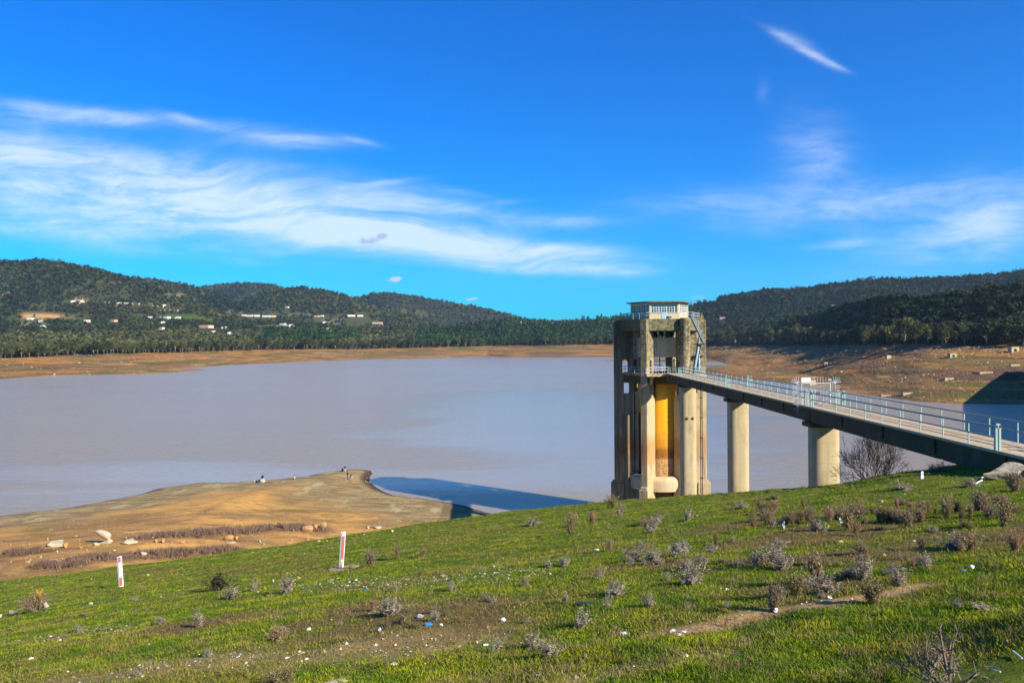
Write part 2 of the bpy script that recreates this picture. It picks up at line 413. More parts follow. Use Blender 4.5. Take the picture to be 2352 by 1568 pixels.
# door and lamp boxes on the front
a = Vector(hexpt(CR, 4, 0))
mb = MB(); mb.box(TX - .35, TX + .45, TY - CR * .866 - .06, TY - CR * .866 + .0, 32.88, 33.88); mb.build('door', M['blue_paint'], tower)
mb = MB(); mb.box(TX + .55, TX + .95, TY - 5.3, TY - 5.05, 32.86, 33.25, 0); mb.box(TX + .6, TX + .9, TY - 5.33, TY - 5.3, 32.95, 33.2, 1); mb.build('floodlight', [M['white_paint'], M['dark_steel']], tower)
mb = MB(); mb.box(TX + .1, TX + .5, TY - 5.3, TY - 5.05, 32.86, 33.25, 0); mb.build('floodlight', M['dark_steel'], tower)
mb = MB(); mb.tube([(TX + 1.6 + 1.35 * i / 12, TY - 5.82, 32.85 - 1.0 * sin(pi * i / 12)) for i in range(13)], .03, 6); mb.build('hanging_cable', M['dark_steel'], tower)
def rail(mb, pts, h=1.0, step=1.2, rad=.028, mids=(.55,), posts=True):
    pts = [Vector(p) for p in pts]
    for a, b in zip(pts, pts[1:]):
        L = (b - a).length; n = max(1, round(L / step))
        if posts:
            for i in range(n + 1):
                p = a.lerp(b, i / n); mb.tube([p, p + Vector((0, 0, h))], rad, 6)
        for z in (h,) + tuple(mids): mb.tube([a + Vector((0, 0, z)), b + Vector((0, 0, z))], rad * 1.15, 6)
mb = MB(); pts = [hexpt(6.25, k, 32.85) for k in (0, 1, 2, 3, 4)] + [(TX + 2.6, TY - 5.45, 32.85)]
rail(mb, pts, 1.0, 1.5); mb.build('roof_railing', M['grey_rail'], tower)
mb = MB(); rail(mb, [(TX + 2.6, TY - 5.45, 32.85), (TX + 4.2, TY - 5.7, 32.85)], 1.0, .7, .035); mb.build('roof_railing', M['grey_rail'], tower); mb = MB(); rail(mb, [(TX + 4.6, TY - 3.2, 32.85), (TX + 6.2, TY - 1.2, 32.85)], 1.0, .6)
mb.build('roof_railing', M['grey_rail'], tower)
for k in (2, 3, 0, 1):
    mb = MB(); rail(mb, [hexpt(6.6, k, GZ), hexpt(6.6, k + 1, GZ)], 1.0, 1.3); mb.build('gallery_railing', M['grey_rail'], tower)
mb = MB(); rail(mb, [(TX - 3.4, TY - 7.85, GZ), (TX - .75, TY - 7.85, GZ)], 1.0, .8, .03); rail(mb, [(TX - 3.4, TY - 7.85, GZ), (TX - 3.4, TY - 6.6, GZ)], 1.0, .6)
mb.build('landing_railing', M['grey_rail'], tower); mb = MB(); rail(mb, [(TX - 2.6, TY - 5.3, GZ), (TX + 2.4, TY - 5.3, GZ)], 1.0, 1.1, .04)
mb.build('landing_railing', M['grey_rail'], tower); mb = MB()
rail(mb, [(TX + 1.75, TY - 7.85, GZ), (TX + 3.85, TY - 7.85, GZ), (TX + 3.85, TY - 6.2, GZ)], 1.0, .8, .03)
mb.build('landing_railing', M['grey_rail'], tower)
mb = MB(); mb.plate([[(4.0, GZ - .34), (5.6, GZ - .34), (5.6, GZ), (4.0, GZ)]], (TX, TY - 6.2, 0), (1, 0, 0), (0, 0, 1), (0, 3.4, 0)); mb.build('stair_landing_slab', M['deck'], tower)
mb = MB(); rail(mb, [(TX + 3.9, TY - 7.85, GZ), (TX + 5.6, TY - 7.85, GZ), (TX + 5.6, TY - 4.5, GZ)], 1.0, .8, .03); mb.build('landing_railing', M['grey_rail'], tower)
# outside stair: upper flight, turning platform, lower flight
st = MB(); un = MB()
yS = TY - 5.9
up0, up1 = Vector((TX + 3.9, yS, 32.9)), Vector((TX + 5.6, yS - .5, 29.0))
lo0, lo1 = Vector((TX + 4.9, yS - .4, 29.0)), Vector((TX + 3.9, yS - 1.1, 24.4))
for a, b in ((up0, up1), (lo0, lo1)):
    for dy in (-.42, .42):
        o_ = Vector((0, dy, 0)); st.beam(a + o_, b + o_, .05, .2)
        st.beam(a + o_ + Vector((0, 0, 1.0)), b + o_ + Vector((0, 0, 1.0)), .05, .05); st.beam(a + o_ + Vector((0, 0, .55)), b + o_ + Vector((0, 0, .55)), .03, .03)
        for i in range(10):
            p = a.lerp(b, (i + .5) / 10) + o_; st.tube([p, p + Vector((0, 0, 1.0))], .02, 5)
    n = 17
    for i in range(n):
        p = a.lerp(b, (i + .5) / n); un.box(p.x - .13, p.x + .13, p.y - .4, p.y + .4, p.z - .03, p.z + .0)
sf = MB()
for a_, b_ in ((up0, up1), (lo0, lo1)): sf.beam(a_ - Vector((0, 0, .14)), b_ - Vector((0, 0, .14)), .78, .05)
sf.each('stair_soffit', M['dark_steel'], tower)
st.build('stair_frame', M['stair_paint'], tower); un.each('stair_tread', M['tan_wood'], tower)
mb = MB(); mb.lathe([(0, 28.95), (.85, 28.95), (.85, 28.75), (0, 28.7)], TX + 5.1, yS - .45, 16); mb.build('turning_platform', M['dark_steel'], tower)
mb = MB(); mb.tube([(TX + 4.85, yS - .45, GZ), (TX + 4.85, yS - .45, 28.8)], .11, 10); mb.build('stair_post', M['blue_paint'], tower)
mb = MB(); mb.box(TX + 5.2, TX + 7.0, TY - 1.4, TY - .52, 26.95, 27.05); mb.beam((TX + 5.5, TY - .6, 26.2), (TX + 5.3, TY - 1.3, 26.95), .06, .06); mb.build('door_canopy', M['dark_steel'], tower)
# cylindrical gate
mb = MB(); mb.lathe([(3.3, 22.6), (3.35, 22.8), (3.55, 22.8), (3.55, 7.0)], TX, TY, 96); mb.build('gate_drum', M['drum'], tower, smooth=True)
mb = MB()
mb.lathe([(3.2, 22.8), (3.7, 22.8), (3.7, 23.0), (3.2, 23.0), (3.2, 22.8)], TX, TY, 48)
for k in range(6): mb.beam((TX, TY, 22.95), hexpt(4.2, k + .5, 22.95), .25, .3)
mb.build('drum_head', M['dark_steel'], tower)
mb = MB()
rr = random.Random(3)
for i, z in enumerate((22.0, 21.85, 21.15, 18.3, 17.55, 17.45, 16.7, 16.6, 15.95, 13.3, 12.6)):
    for j in range(rr.randint(5, 9)):
        a = radians(-82) + j * .022; x, y = TX + 3.56 * cos(a), TY + 3.56 * sin(a)
        mb.box(x - .025, x + .025, y - .006, y + .006, z - .03, z + .02)
mb.build('depth_marks', M['dark_steel'], tower)
mb = MB()
prof = [(3.6, 8.1), (3.9, 8.15)] + [(4.1 + .85 * sin(pi / 2 * i / 8), 7.3 + .85 * cos(pi / 2 * i / 8)) for i in range(9)] + [(4.97, 7.1), (4.9, 5.9), (4.2, 5.7), (3.4, 5.7)]
mb.lathe(prof, TX, TY, 64); mb.build('sill_ring', M['torus'], tower, smooth=True)
mb = MB(); mb.lathe([(3.4, 5.75), (3.4, FZ0)], TX, TY, 40); mb.build('shaft_foot', M['girder'], tower, smooth=True)
# pipes with brackets on two fins
for x, y, z0, z1 in ((*hexpt(4.25, 3.08), 7.5, 24.0), (TX + 5.05, TY - 6.0, 1, 23), (TX + 5.35, TY - 5.8, 1, 23)):
    mb = MB(); mb.tube([(x, y - .15, z0), (x, y - .15, z1)], .07, 8)
    z = z0 + 1
    while z < z1: mb.box(x - .14, x + .14, y - .28, y - .02, z, z + .1); z += 3.1
    mb.build('pipe', M['dark_steel'], tower)

# ------------------------------------------------------------------ footbridge
def bx(Y): return 21.8 + .0225 * Y           # centre line
BW = 2.5
bridge = empty('footbridge', (bx(58), 58, 0))
tag(bridge, 'long straight concrete footbridge with turquoise railings leading out to the tower', 'bridge')
def bpart(mb, name, mat, **kw):
    o = mb.build(name, mat, None, **kw); o.parent = bridge; o.matrix_parent_inverse = Matrix.Translation((-bx(58), -58, 0)); return o
DZ = 24.55
YN, YF = 20.0, 119.05
def bp(Y, off, z): return (bx(Y) + off, Y, z)
mb = MB(); a, b = YN, YF
mb.hexa([bp(a, -BW / 2, DZ - .13), bp(a, BW / 2, DZ - .13), bp(b, BW / 2, DZ - .13), bp(b, -BW / 2, DZ - .13), bp(a, -BW / 2, DZ), bp(a, BW / 2, DZ), bp(b, BW / 2, DZ), bp(b, -BW / 2, DZ)])
bpart(mb, 'deck', M['deck'])
PY = [34.1, 58.0, 82.0, 108.0]
for k in range(5):
    a = ([YN] + PY)[k] + (.06 if k else 0); b = (PY + [YF])[k] - .06
    for off in (-.95, .95):
        mb = MB(); w = .16; zt = DZ - .135; zb = DZ - 1.15
        mb.hexa([bp(a, off - w, zb), bp(a, off + w, zb), bp(b, off + w, zb), bp(b, off - w, zb), bp(a, off - w, zt), bp(a, off + w, zt), bp(b, off + w, zt), bp(b, off - w, zt)])
        n = 4
        for i in range(1, n):      # stiffening ribs
            y = a + (b - a) * i / n; s = -1 if off < 0 else 1
            mb.box(bx(y) + off + s * w - .0, bx(y) + off + s * (w + .1), y - .12, y + .12, zb + .25, zt - .02) if s > 0 else mb.box(bx(y) + off - w - .1, bx(y) + off - w + .0, y - .12, y + .12, zb + .25, zt - .02)
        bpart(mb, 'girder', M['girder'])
def stadium(cx, cy, hx, hy, r, n=8):
    out = []
    for sx, sy, a0 in ((1, 1, 0), (-1, 1, 90), (-1, -1, 180), (1, -1, 270)):
        for i in range(n + 1):
            t = radians(a0 + 90 * i / n); out.append((cx + sx * (hx - r) + r * cos(t), cy + sy * (hy - r) + r * sin(t)))
    return out
for y, zb in ((58, 12), (82, 2), (108, -5)):
    y += .3
    mb = MB(); mb.prism(stadium(bx(y), y, 1.08, .8, .72), zb, 23.02); o = bpart(mb, 'pier', M['concrete'], smooth=True)
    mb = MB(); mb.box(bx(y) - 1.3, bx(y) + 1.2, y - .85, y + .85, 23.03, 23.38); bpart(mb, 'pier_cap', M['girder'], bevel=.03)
    if y > 107:
        mb = MB()
        for dx in (-.35, .42):
            mb.tube([(bx(y) + dx, y - .83, 18.75), (bx(y) + dx, y - .78, 18.75)], .2, 16)
        mb.each('drain_hole', M['dark_steel'], fn=bpart)
# railings, one object per bay and side, with flat channel posts at the joints
JY = [(PY[0], PY[1]), (PY[1], PY[2]), (PY[2], PY[3])]
def channel(mb, x, y, h=1.16):
    for dx in (-.075, .075): mb.box(x + dx - .045, x + dx + .045, y - .07, y + .07, DZ, DZ + h - .06)
    mb.tube([(x, y - .07, DZ + h - .09), (x, y + .07, DZ + h - .09)], .12, 12)
for a, b in JY + [(YN - .5, PY[0]), (PY[3], 119.5)]:
    a += .55; b -= .55 if b < 119 else 0
    for off in (-BW / 2 + .09, BW / 2 - .09):
        if b < 34 and off < 0: continue
        n = max(2, round((b - a) / 2.3)); mb = MB()
        for i in range(1, n):
            y = a + (b - a) * i / n; mb.beam(bp(y, off, DZ - .02), bp(y, off, DZ + 1.0), .048, .048)
            bpart(mb, 'railing_post', M['teal']); mb = MB()
        mb = MB(); mb.beam(bp(a, off, DZ + 1.02), bp(b, off, DZ + 1.02), .085, .06); mb.beam(bp(a, off, DZ + .55), bp(b, off, DZ + .55), .05, .06)
        bpart(mb, 'handrail', M['teal_dark'])
for y0 in PY[0:4]:
    for dy in (-.55, .55):
        for off in (-BW / 2 + .09, BW / 2 - .09):
            if y0 == PY[0] and dy < 0 and off < 0: continue
            mb = MB(); channel(mb, bx(y0 + dy) + off, y0 + dy); bpart(mb, 'end_post', M['teal'])

# ------------------------------------------------------------------ spiked gate on the bridge
GY = 59.6; gx = bx(GY)
gate = empty('spiked_gate', (gx, GY, DZ)); tag(gate, 'pale metal barred gate with fans of spikes across the footbridge', 'gate')
mb = MB()
for x in (-1.15, 1.02): mb.beam((x, 0, 0), (x, 0, 1.62), .06, .06)
mb.beam((-1.15, 0, 1.62), (1.02, 0, 1.62), .06, .06); mb.beam((-1.15, 0, .08), (1.02, 0, .08), .05, .05)
mb.build('gate_frame', M['grey_rail'], gate)
mb = MB()
for i in range(1, 20):
    x = -1.15 + 2.17 * i / 20; mb.tube([(x, 0, .08), (x, 0, 2.12 if i % 2 else 1.62)], .014 if i % 2 else .009, 5)
mb.each('gate_bar', M['grey_rail'], gate)
for s, x0 in ((-1, -1.18), (1, 1.05)):
    mb = MB(); w = .34
    path = [(x0, 0, -.1), (x0, 0, 1.72), (x0 + s * w * .75, 0, 1.72), (x0 + s * w, 0, 1.5), (x0 + s * w, 0, -.1)]
    for a, b in zip(path, path[1:]): mb.tube([a, b], .028, 6)
    for dx in (.33, .66): mb.tube([(x0 + s * w * dx, 0, -.1), (x0 + s * w * dx, 0, 1.7)], .014, 5)
    sp = []
    for z in [i * .17 + .05 for i in range(9)]: sp.append(((x0 + s * w, 0, z), (x0 + s * (w + .35), 0, z + .01)))
    for ang in (100, 75, 55, 35, 15):
        t = radians(ang); c = (x0 + s * (w * .8), 0, 1.6); sp.append((c, (c[0] + s * .55 * cos(t), 0, c[2] + .55 * sin(t))))
    if s < 0:
        for ang in (-40, -75): t = radians(ang); c = (x0 + s * w * .6, 0, -.1); sp.append((c, (c[0] + s * .5 * cos(t), 0, c[2] + .5 * sin(t))))
    mb2 = MB()
    for a, b in sp: mb2.tube([a, b], .014, 5)
    f = mb.build('side_frame', M['grey_rail'], gate); mb2.each('spike', M['white_paint'], f)
mb = MB(); mb.box(-.03, .22, -.06, .06, .75, .95); mb.build('lock', plain('rusty_lock', (.16, .05, .03), .8), gate)
M['sign_white'] = plain('sign_white_enamel', (.8, .79, .77), .4, .05, 4, .4)
M['sign_red'] = plain('sign_red_print', (.55, .06, .08), .5, .1, 4, .3)
M['sign_ink'] = plain('sign_grey_print', (.12, .1, .14), .5, .1, 4, .3)
mb = MB(); mb.box(-1.2, -.47, -.07, -.045, 1.68, 2.04); sg = mb.build('warning_sign', M['sign_white'], gate, bevel=.006)
mb = MB(); mb.box(-1.17, -.5, -.0735, -.0705, 1.775, 1.79); mb.box(-1.17, -.5, -.0735, -.0705, 1.715, 1.73)
mb.box(-.488, -.476, -.0735, -.0705, 1.7, 2.02); mb.build('red_border', M['sign_red'], sg)
mb = MB(); rr = random.Random(5)
# two short lines of cursive (Arabic) lettering, legible only as strokes at this distance
def cursive(x0, x1, z, h):
    x = x1
    while x > x0:
        w = rr.uniform(.02, .045)
        mb.tube([(x, -.073, z), (x - w * .5, -.073, z + rr.uniform(-.01, h)), (x - w, -.073, z)], .005, 4)
        if rr.random() < .5: mb.box(x - w * .6, x - w * .4, -.0745, -.0715, z + h, z + h + .01)
        x -= w + (.03 if rr.random() < .25 else .004)
cursive(-.66, -.53, 1.945, .03); cursive(-.86, -.7, 1.94, .03); cursive(-.98, -.92, 1.94, .03); cursive(-1.14, -1.08, 1.935, .04); cursive(-.9, -.7, 1.85, .02)
mb.build('lettering', M['sign_ink'], sg)
# ------------------------------------------------------------------ near ground: grassy bank falling to the dry shore
SHORE_P = [(-420, 1250), (-150, 1207), (0, 1186), (150, 1168), (300, 1141), (370, 1122), (450, 1110), (540, 1109), (585, 1104), (640, 1101), (700, 1095),
           (745, 1086), (765, 1083), (800, 1079), (835, 1079), (852, 1081), (857, 1087), (846, 1098), (852, 1110), (872, 1124), (905, 1138), (960, 1145),
           (1030, 1155), (1058, 1160), (1100, 1172), (1130, 1180)]
SHORE = np.array([on_water(*p) for p in SHORE_P] + [(6, 118), (22, 106), (45, 98), (75, 96), (120, 90), (150, 60), (150, -30), (-190, -30), (-190, 118)])
def sdist(X, Y, poly):
    """signed distance to polygon, positive inside"""
    X = np.asarray(X, float); Y = np.asarray(Y, float)
    d = np.full(X.shape, 1e9); ins = np.zeros(X.shape, bool)
    n = len(poly)
    for i in range(n):
        ax, ay = poly[i]; bx_, by = poly[(i + 1) % n]
        ex, ey = bx_ - ax, by - ay; L = ex * ex + ey * ey + 1e-9
        t = np.clip(((X - ax) * ex + (Y - ay) * ey) / L, 0, 1)
        d = np.minimum(d, np.hypot(X - ax - t * ex, Y - ay - t * ey))
        c = ((ay > Y) != (by > Y)) & (X < ex * (Y - ay) / (ey + 1e-12) + ax)
        ins ^= c
    return np.where(ins, d, -d)
RU = [-1.2, -.65, -.5, -.43, -.3, -.2, 0, .112, .25, .38, .59, .9, 1.5]
RY = [74, 70, 66, 64, 64, 65, 66, 60, 51, 45, 37.5, 36, 36]
def plane_z(X, Y): return EYE - (3.06 - .1333 * X + .170 * Y)
def ground_z(X, Y, fine=True):
    X = np.asarray(X, float); Y = np.asarray(Y, float)
    Yr = np.interp(X / np.maximum(Y, 4), RU, RY)
    Yr = np.where(Y < 5, 60, Yr)
    zp = plane_z(X, Y)
    t = Y - Yr
    fall = .42 * (np.sqrt(np.maximum(t, 0) ** 2 + 9) - 3) 
    z1 = zp - fall
    d = sdist(X, Y, SHORE)
    dn = d + 1.2 * (fbm(X / 2.2, Y / 2.2, 15) - .5) + 2.2 * (fbm(X / 9, Y / 9, 5) - .5) * np.clip(np.abs(d) / 6, .25, 1)
    bank = np.where(dn > 0, .02 + .33 * (1 - np.exp(-dn / .9)) + .068 * dn + .35 * sstep(26, 40, dn), .22 * dn)
    z2 = np.maximum(bank, -4.0)
    k = 1.2; m = np.maximum(z1, z2); z = m + np.log1p(np.exp(-np.abs(z1 - z2) / k)) * k * .35 * sstep(0, 3, z2)
    on_grass = 1 - sstep(0, 6, z2 - z1)
    z = z + on_grass * (.30 * (fbm(X / 5.5, Y / 3.2, 21, 3) - .5) + .15 * (fbm(X / 1.3, Y / .9, 9, 3) - .5) + .09 * (fbm(X / .45, Y / .4, 19, 2) - .5))
    z = z + (1 - on_grass) * .5 * (fbm(X / 8, Y / 5, 31, 4) - .5) * sstep(1.5, 10, dn)
    # low bank at the lower right
    z = z + .42 * np.exp(-((X - 7.5) / 1.35) ** 2 - ((Y - 9.7) / 1.2) ** 2) * (Y > 0)
    z = z + .42 * np.exp(-((Y - 38) / 5.5) ** 2) * sstep(.36, .5, X / np.maximum(Y, 4)) * (Y > 10)
    return z
def hit(xp, yp):
    """where the sight line through a photo position meets the near ground"""
    a, b = ray(xp, yp)
    Ys = np.concatenate([np.arange(6, 80, .08), np.arange(80, 240, .3)])
    g = ground_z(a * Ys, Ys); below = EYE + b * Ys < g
    i = int(np.argmax(below)) if below.any() else len(Ys) - 1
    return float(a * Ys[i]), float(Ys[i]), float(g[i])
def gz(x, y): return float(ground_z(np.array([x]), np.array([y]))[0])
def polydist(X, Y, pts):
    d = np.full(X.shape, 1e9)
    for (ax, ay), (bx_, by) in zip(pts, pts[1:]):
        ex, ey = bx_ - ax, by - ay; L = ex * ex + ey * ey + 1e-9
        t = np.clip(((X - ax) * ex + (Y - ay) * ey) / L, 0, 1)
        d = np.minimum(d, np.hypot(X - ax - t * ex, Y - ay - t * ey))
    return d
def wl(pp): return [hit(*p)[:2] for p in pp]
PATH = wl([(1535, 1454), (1640, 1440), (1720, 1418), (1790, 1405), (1900, 1388), (1990, 1372), (2060, 1361), (2130, 1345)])
TRACK = wl([(150, 1568), (300, 1545), (500, 1520), (700, 1505), (880, 1488), (1000, 1482), (1120, 1474)])
TRACK2 = wl([(1280, 1575), (1420, 1545), (1560, 1520), (1680, 1500)])
GRAVEL = [wl([(690, 1345), (800, 1338), (900, 1335), (1010, 1328), (1100, 1322), (1210, 1318)]), wl([(0, 1480), (80, 1468), (200, 1450), (260, 1445)]), wl([(330, 1530), (450, 1520), (560, 1512)]), wl([(220, 1388), (300, 1378), (400, 1370)])]
BROWN = [(hit(*p[:2])[:2], p[2]) for p in [(860, 1400, 1.6), (930, 1420, 2.2), (1020, 1430, 1.6), (780, 1420, 1.2), (1080, 1400, 1.4), (1170, 1215, 1.6), (1030, 1210, 1.3), (1880, 1225, 2.4), (1760, 1200, 2.2), (1980, 1275, 2.0),
         (2060, 1280, 1.4), (560, 1310, 1.2), (480, 1335, .9), (700, 1295, 1.2), (350, 1310, 1.3), (520, 1420, 1.1), (1500, 1300, 1.2), (1860, 1345, 1.2), (2250, 1230, 2.0), (1690, 1300, 1.4), (430, 1440, 1.0), (950, 1460, 1.0)]]
BRUSH = [(wl([(350, 1232), (480, 1224), (600, 1214), (720, 1212)]), 3.2), (wl([(180, 1285), (300, 1277), (420, 1270), (520, 1262)]), 2.6), (wl([(20, 1272), (100, 1266)]), 1.6), (wl([(90, 1300), (180, 1298)]), 1.2)]

xs_ = np.unique(np.concatenate([np.arange(-170, -60, 2.0), np.arange(-60, 50, .3), np.arange(50, 121, 2.0)]))
ys_ = np.unique(np.concatenate([np.arange(-20, 6, 2.0), np.arange(6, 30, .16), np.arange(30, 75, .3), np.arange(75, 215, .9), np.arange(215, 245, 5)]))
GX, GYY = np.meshgrid(xs_, ys_)
GZZ = ground_z(GX, GYY)
V = np.stack([GX, GYY, GZZ], -1).reshape(-1, 3)
nx_, ny_ = len(xs_), len(ys_)
I = np.arange(nx_ * ny_).reshape(ny_, nx_)
F = np.stack([I[:-1, :-1], I[:-1, 1:], I[1:, 1:], I[1:, :-1]], -1).reshape(-1, 4)
def masks(X, Y):
    wob = (fbm(X * 1.3, Y * 1.3, 77) - .5)
    path = np.clip(1 - sstep(.18, .5, polydist(X, Y, PATH) + wob * .35), 0, 1)
    trk = np.clip(1 - sstep(.3, 1.6, polydist(X, Y, TRACK) + wob * 1.8), 0, 1) * .6
    trk = np.maximum(trk, (1 - sstep(.1, .5, polydist(X, Y, TRACK2) + wob * .5)) * .6)
    gr = 0 * X
    for g, w in zip(GRAVEL, (1.4, .8, .9, .5)): gr = np.maximum(gr, 1 - sstep(w * .3, w * 1.3, polydist(X, Y, g) + wob * w * 1.4))
    gr = np.maximum(gr, trk * .6)
    br = 0 * X
    for (cx, cy), r in BROWN: br = np.maximum(br, np.exp(-(((X - cx) / (r * 1.5)) ** 2 + ((Y - cy) / r) ** 2)))
    br = sstep(.4, .88, br + (fbm(X * .9, Y * .9, 55) - .5) * 1.1 + (fbm(X * 3, Y * 3, 56) - .5) * .5)
    return np.maximum(path, trk), gr, br
Yr = np.interp(GX / np.maximum(GYY, 4), RU, RY)
d_sh = sdist(GX, GYY, SHORE)
pa, gr, br = masks(GX, GYY)
sh_mask = sstep(-1.5, 3.5, GYY - Yr - 1.0 + 3.0 * (fbm(GX / 4, GYY / 4, 8) - .5)) * (1 - sstep(18, 26, GX - 0 * GYY))
bru = 0 * GX
for pts, w in BRUSH: bru = np.maximum(bru, 1 - sstep(w * .5, w * 1.4, polydist(GX, GYY, pts) + 2 * (fbm(GX / 3, GYY / 3, 2) - .5)))
c1 = np.stack([pa, gr, br], -1).reshape(-1, 3)
c2 = np.stack([sh_mask, np.clip(d_sh / 60, 0, 1), bru], -1).reshape(-1, 3)

def ground_mat():
    n = NT('grassy_bank_and_dry_shore'); p = n.coord('Object')
    m1 = n.n('ShaderNodeSeparateColor'); n.l(n.attr('m1'), m1.inputs[0]); m2 = n.n('ShaderNodeSeparateColor'); n.l(n.attr('m2'), m2.inputs[0])
    big = n.noise(n.mapping(p, (.16, .3, .2)), 1, 5, .6); mid = n.noise(n.mapping(p, (1, 1.6, 1)), 1.1, 5, .65); fine = n.noise(p, 11, 4, .7); vf = n.noise(p, 34, 3, .7)
    g = n.mix(n.ramp(mid, .35, .65), (.065, .11, .006, 1), (.15, .18, .014, 1))
    g = n.mix(n.math('MULTIPLY', n.ramp(big, .5, .66), .65), g, (.15, .125, .03, 1))
    g = n.mix(n.math('MULTIPLY', n.ramp(fine, .56, .7), .6), g, (.14, .10, .045, 1))
    soil = n.mix(fine, (.15, .075, .03, 1), (.30, .165, .075, 1))
    g = n.mix(n.math('MULTIPLY', m1.outputs[2], n.ramp(fine, .35, .6, .1, .8)), g, soil)
    peb = n.vor(p, 9); pc = n.mix(n.vor(p, 9, out='Color'), (.55, .47, .36, 1), (.7, .66, .58, 1))
    tan = n.mix(mid, (.42, .25, .095, 1), (.54, .35, .15, 1)); tan = n.mix(n.ramp(fine, .45, .7), tan, (.2, .11, .05, 1))
    g = n.mix(m1.outputs[0], g, tan)
    spk = n.math('MULTIPLY', n.ramp(peb, .3, .22), n.ramp(n.noise(p, 3.1, 3), .35, .55))
    g = n.mix(n.math('MULTIPLY', spk, m1.outputs[1]), g, pc)
    # shore
    st = n.noise(n.mapping(p, (.05, .11, .6)), 1, 6, .6, .4); st2 = n.noise(n.mapping(p, (.15, .5, .9)), 1, 6, .7)
    s = n.mix(n.ramp(st, .38, .62), (.37, .2, .065, 1), (.64, .345, .09, 1))
    s = n.mix(n.math('MULTIPLY', n.ramp(st2, .5, .68), .7), s, (.15, .095, .055, 1))
    s = n.mix(n.math('MULTIPLY', n.ramp(n.noise(n.mapping(p, (.12, .2, .5), loc=(9, 3, 1)), 1, 5, .6), .52, .62), .55), s, (.17, .16, .045, 1))
    tip = n.math('MULTIPLY', n.ramp(n.math('ADD', m2.outputs[1], n.math('MULTIPLY', n.math('SUBTRACT', st, .5), .35)), .42, .2), 1.0)
    tc = n.mix(n.ramp(st2, .4, .65), (.22, .155, .065, 1), (.44, .32, .14, 1))
    tc = n.mix(n.ramp(n.noise(n.mapping(p, (.3, .1, .5), rot=(0, 0, .5)), 1, 5, .6), .55, .66), tc, (.44, .36, .17, 1))
    s = n.mix(tip, s, tc)
    s = n.mix(n.ramp(m2.outputs[1], .045, .015), s, (.06, .045, .03, 1))
    s = n.mix(n.math('MULTIPLY', n.ramp(n.vor(p, 1.9), .32, .2), n.ramp(n.noise(p, .35, 4), .45, .6)), s, n.mix(n.noise(p, 2.2, 2), (.45, .26, .1, 1), (.66, .52, .33, 1)))
    s = n.mix(n.math('MULTIPLY', n.ramp(n.noise(p, 2.6, 5, .75), .55, .7), .5), s, (.2, .1, .035, 1))
    crk = n.vor(n.mapping(p, (.5, .9, 1)), 1.3, 'DISTANCE_TO_EDGE'); s = n.mix(n.math('MULTIPLY', n.math('MULTIPLY', n.ramp(crk, .05, .0), n.ramp(st2, .45, .6)), .45), s, (.12, .075, .04, 1))
    ter = n.math('FRACT', n.math('ADD', n.math('MULTIPLY', n.sep(p)[2], 2.6), n.math('MULTIPLY', mid, .8))); s = n.mix(n.math('MULTIPLY', n.ramp(ter, .0, .16, 1, 0), .35), s, (.14, .09, .045, 1))
    s = n.mix(n.math('MULTIPLY', m2.outputs[2], .75), s, (.13, .075, .05, 1))
    c = n.mix(m2.outputs[0], g, s)
    h = n.math('ADD', n.math('ADD', fine, n.math('MULTIPLY', vf, .5)), n.math('MULTIPLY', mid, 1.5))
    n.bump(h, .7, .06)
    return n.fin(c, .95, .1)
M['ground'] = ground_mat()
me = np_mesh('ground', V, F, [M['ground']], smooth=True, col=c1, colname='m1')
a_ = me.color_attributes.new('m2', 'FLOAT_COLOR', 'POINT'); cc = np.ones((len(V), 4), np.float32); cc[:, :3] = c2; a_.data.foreach_set('color', cc.ravel())
tag(link('ground', me), kind='structure')

# ------------------------------------------------------------------ far shores and hills
XP = np.arange(-500, 2901, 4.0)
WL = [(-600, 866), (0, 853), (200, 850), (330, 846), (440, 843), (560, 836), (700, 829.5), (830, 825), (1000, 821), (1120, 817.5), (1140, 819), (1180, 821), (1200, 820.5), (1300, 820), (1410, 818), (1500, 817.6),
      (1600, 820), (1645, 829), (1672, 836), (1737, 845), (1796, 855), (1850, 867), (1943, 892), (2014, 907), (2098, 920.6), (2200, 927), (2352, 928.6), (2500, 930), (2900, 932)]
NODES = {-500: [(822, 900), (770, 1400), (752, 1900)], 0: [(822, 930), (776, 1400), (750, 1800)], 230: [(814, 1000), (771, 1450), (748, 1900)], 450: [(808, 1150), (771, 1550), (746, 1950)],
    640: [(803, 1420), (776, 1720), (750, 2040)], 812: [(802, 1550), (779, 1800), (758, 2100)], 950: [(799, 1640), (778, 1830), (762, 2200)], 1150: [(795, 1800), (775, 1950), (757, 2200)], 1300: [(793, 1700), (772, 1900), (756, 2200)],
    1410: [(791, 1650), (770, 1850), (752, 2200)], 1500: [(793, 1600), (765, 1750), (745, 2000)], 1600: [(795, 1500), (770, 1700), (748, 2000)], 1700: [(795, 1330), (770, 1500), (745, 1700)], 1780: [(795, 1170), (768, 1330), (745, 1500)],
    1850: [(795, 1000), (766, 1130), (745, 1300)], 1920: [(795, 830), (764, 930), (742, 1100)], 2010: [(794, 670), (760, 760), (735, 900)], 2124: [(794, 560), (755, 640), (722, 760)], 2272: [(795, 520), (750, 590), (702, 690)],
    2352: [(796, 500), (745, 570), (697, 660)], 2900: [(796, 480), (720, 560), (660, 650)]}
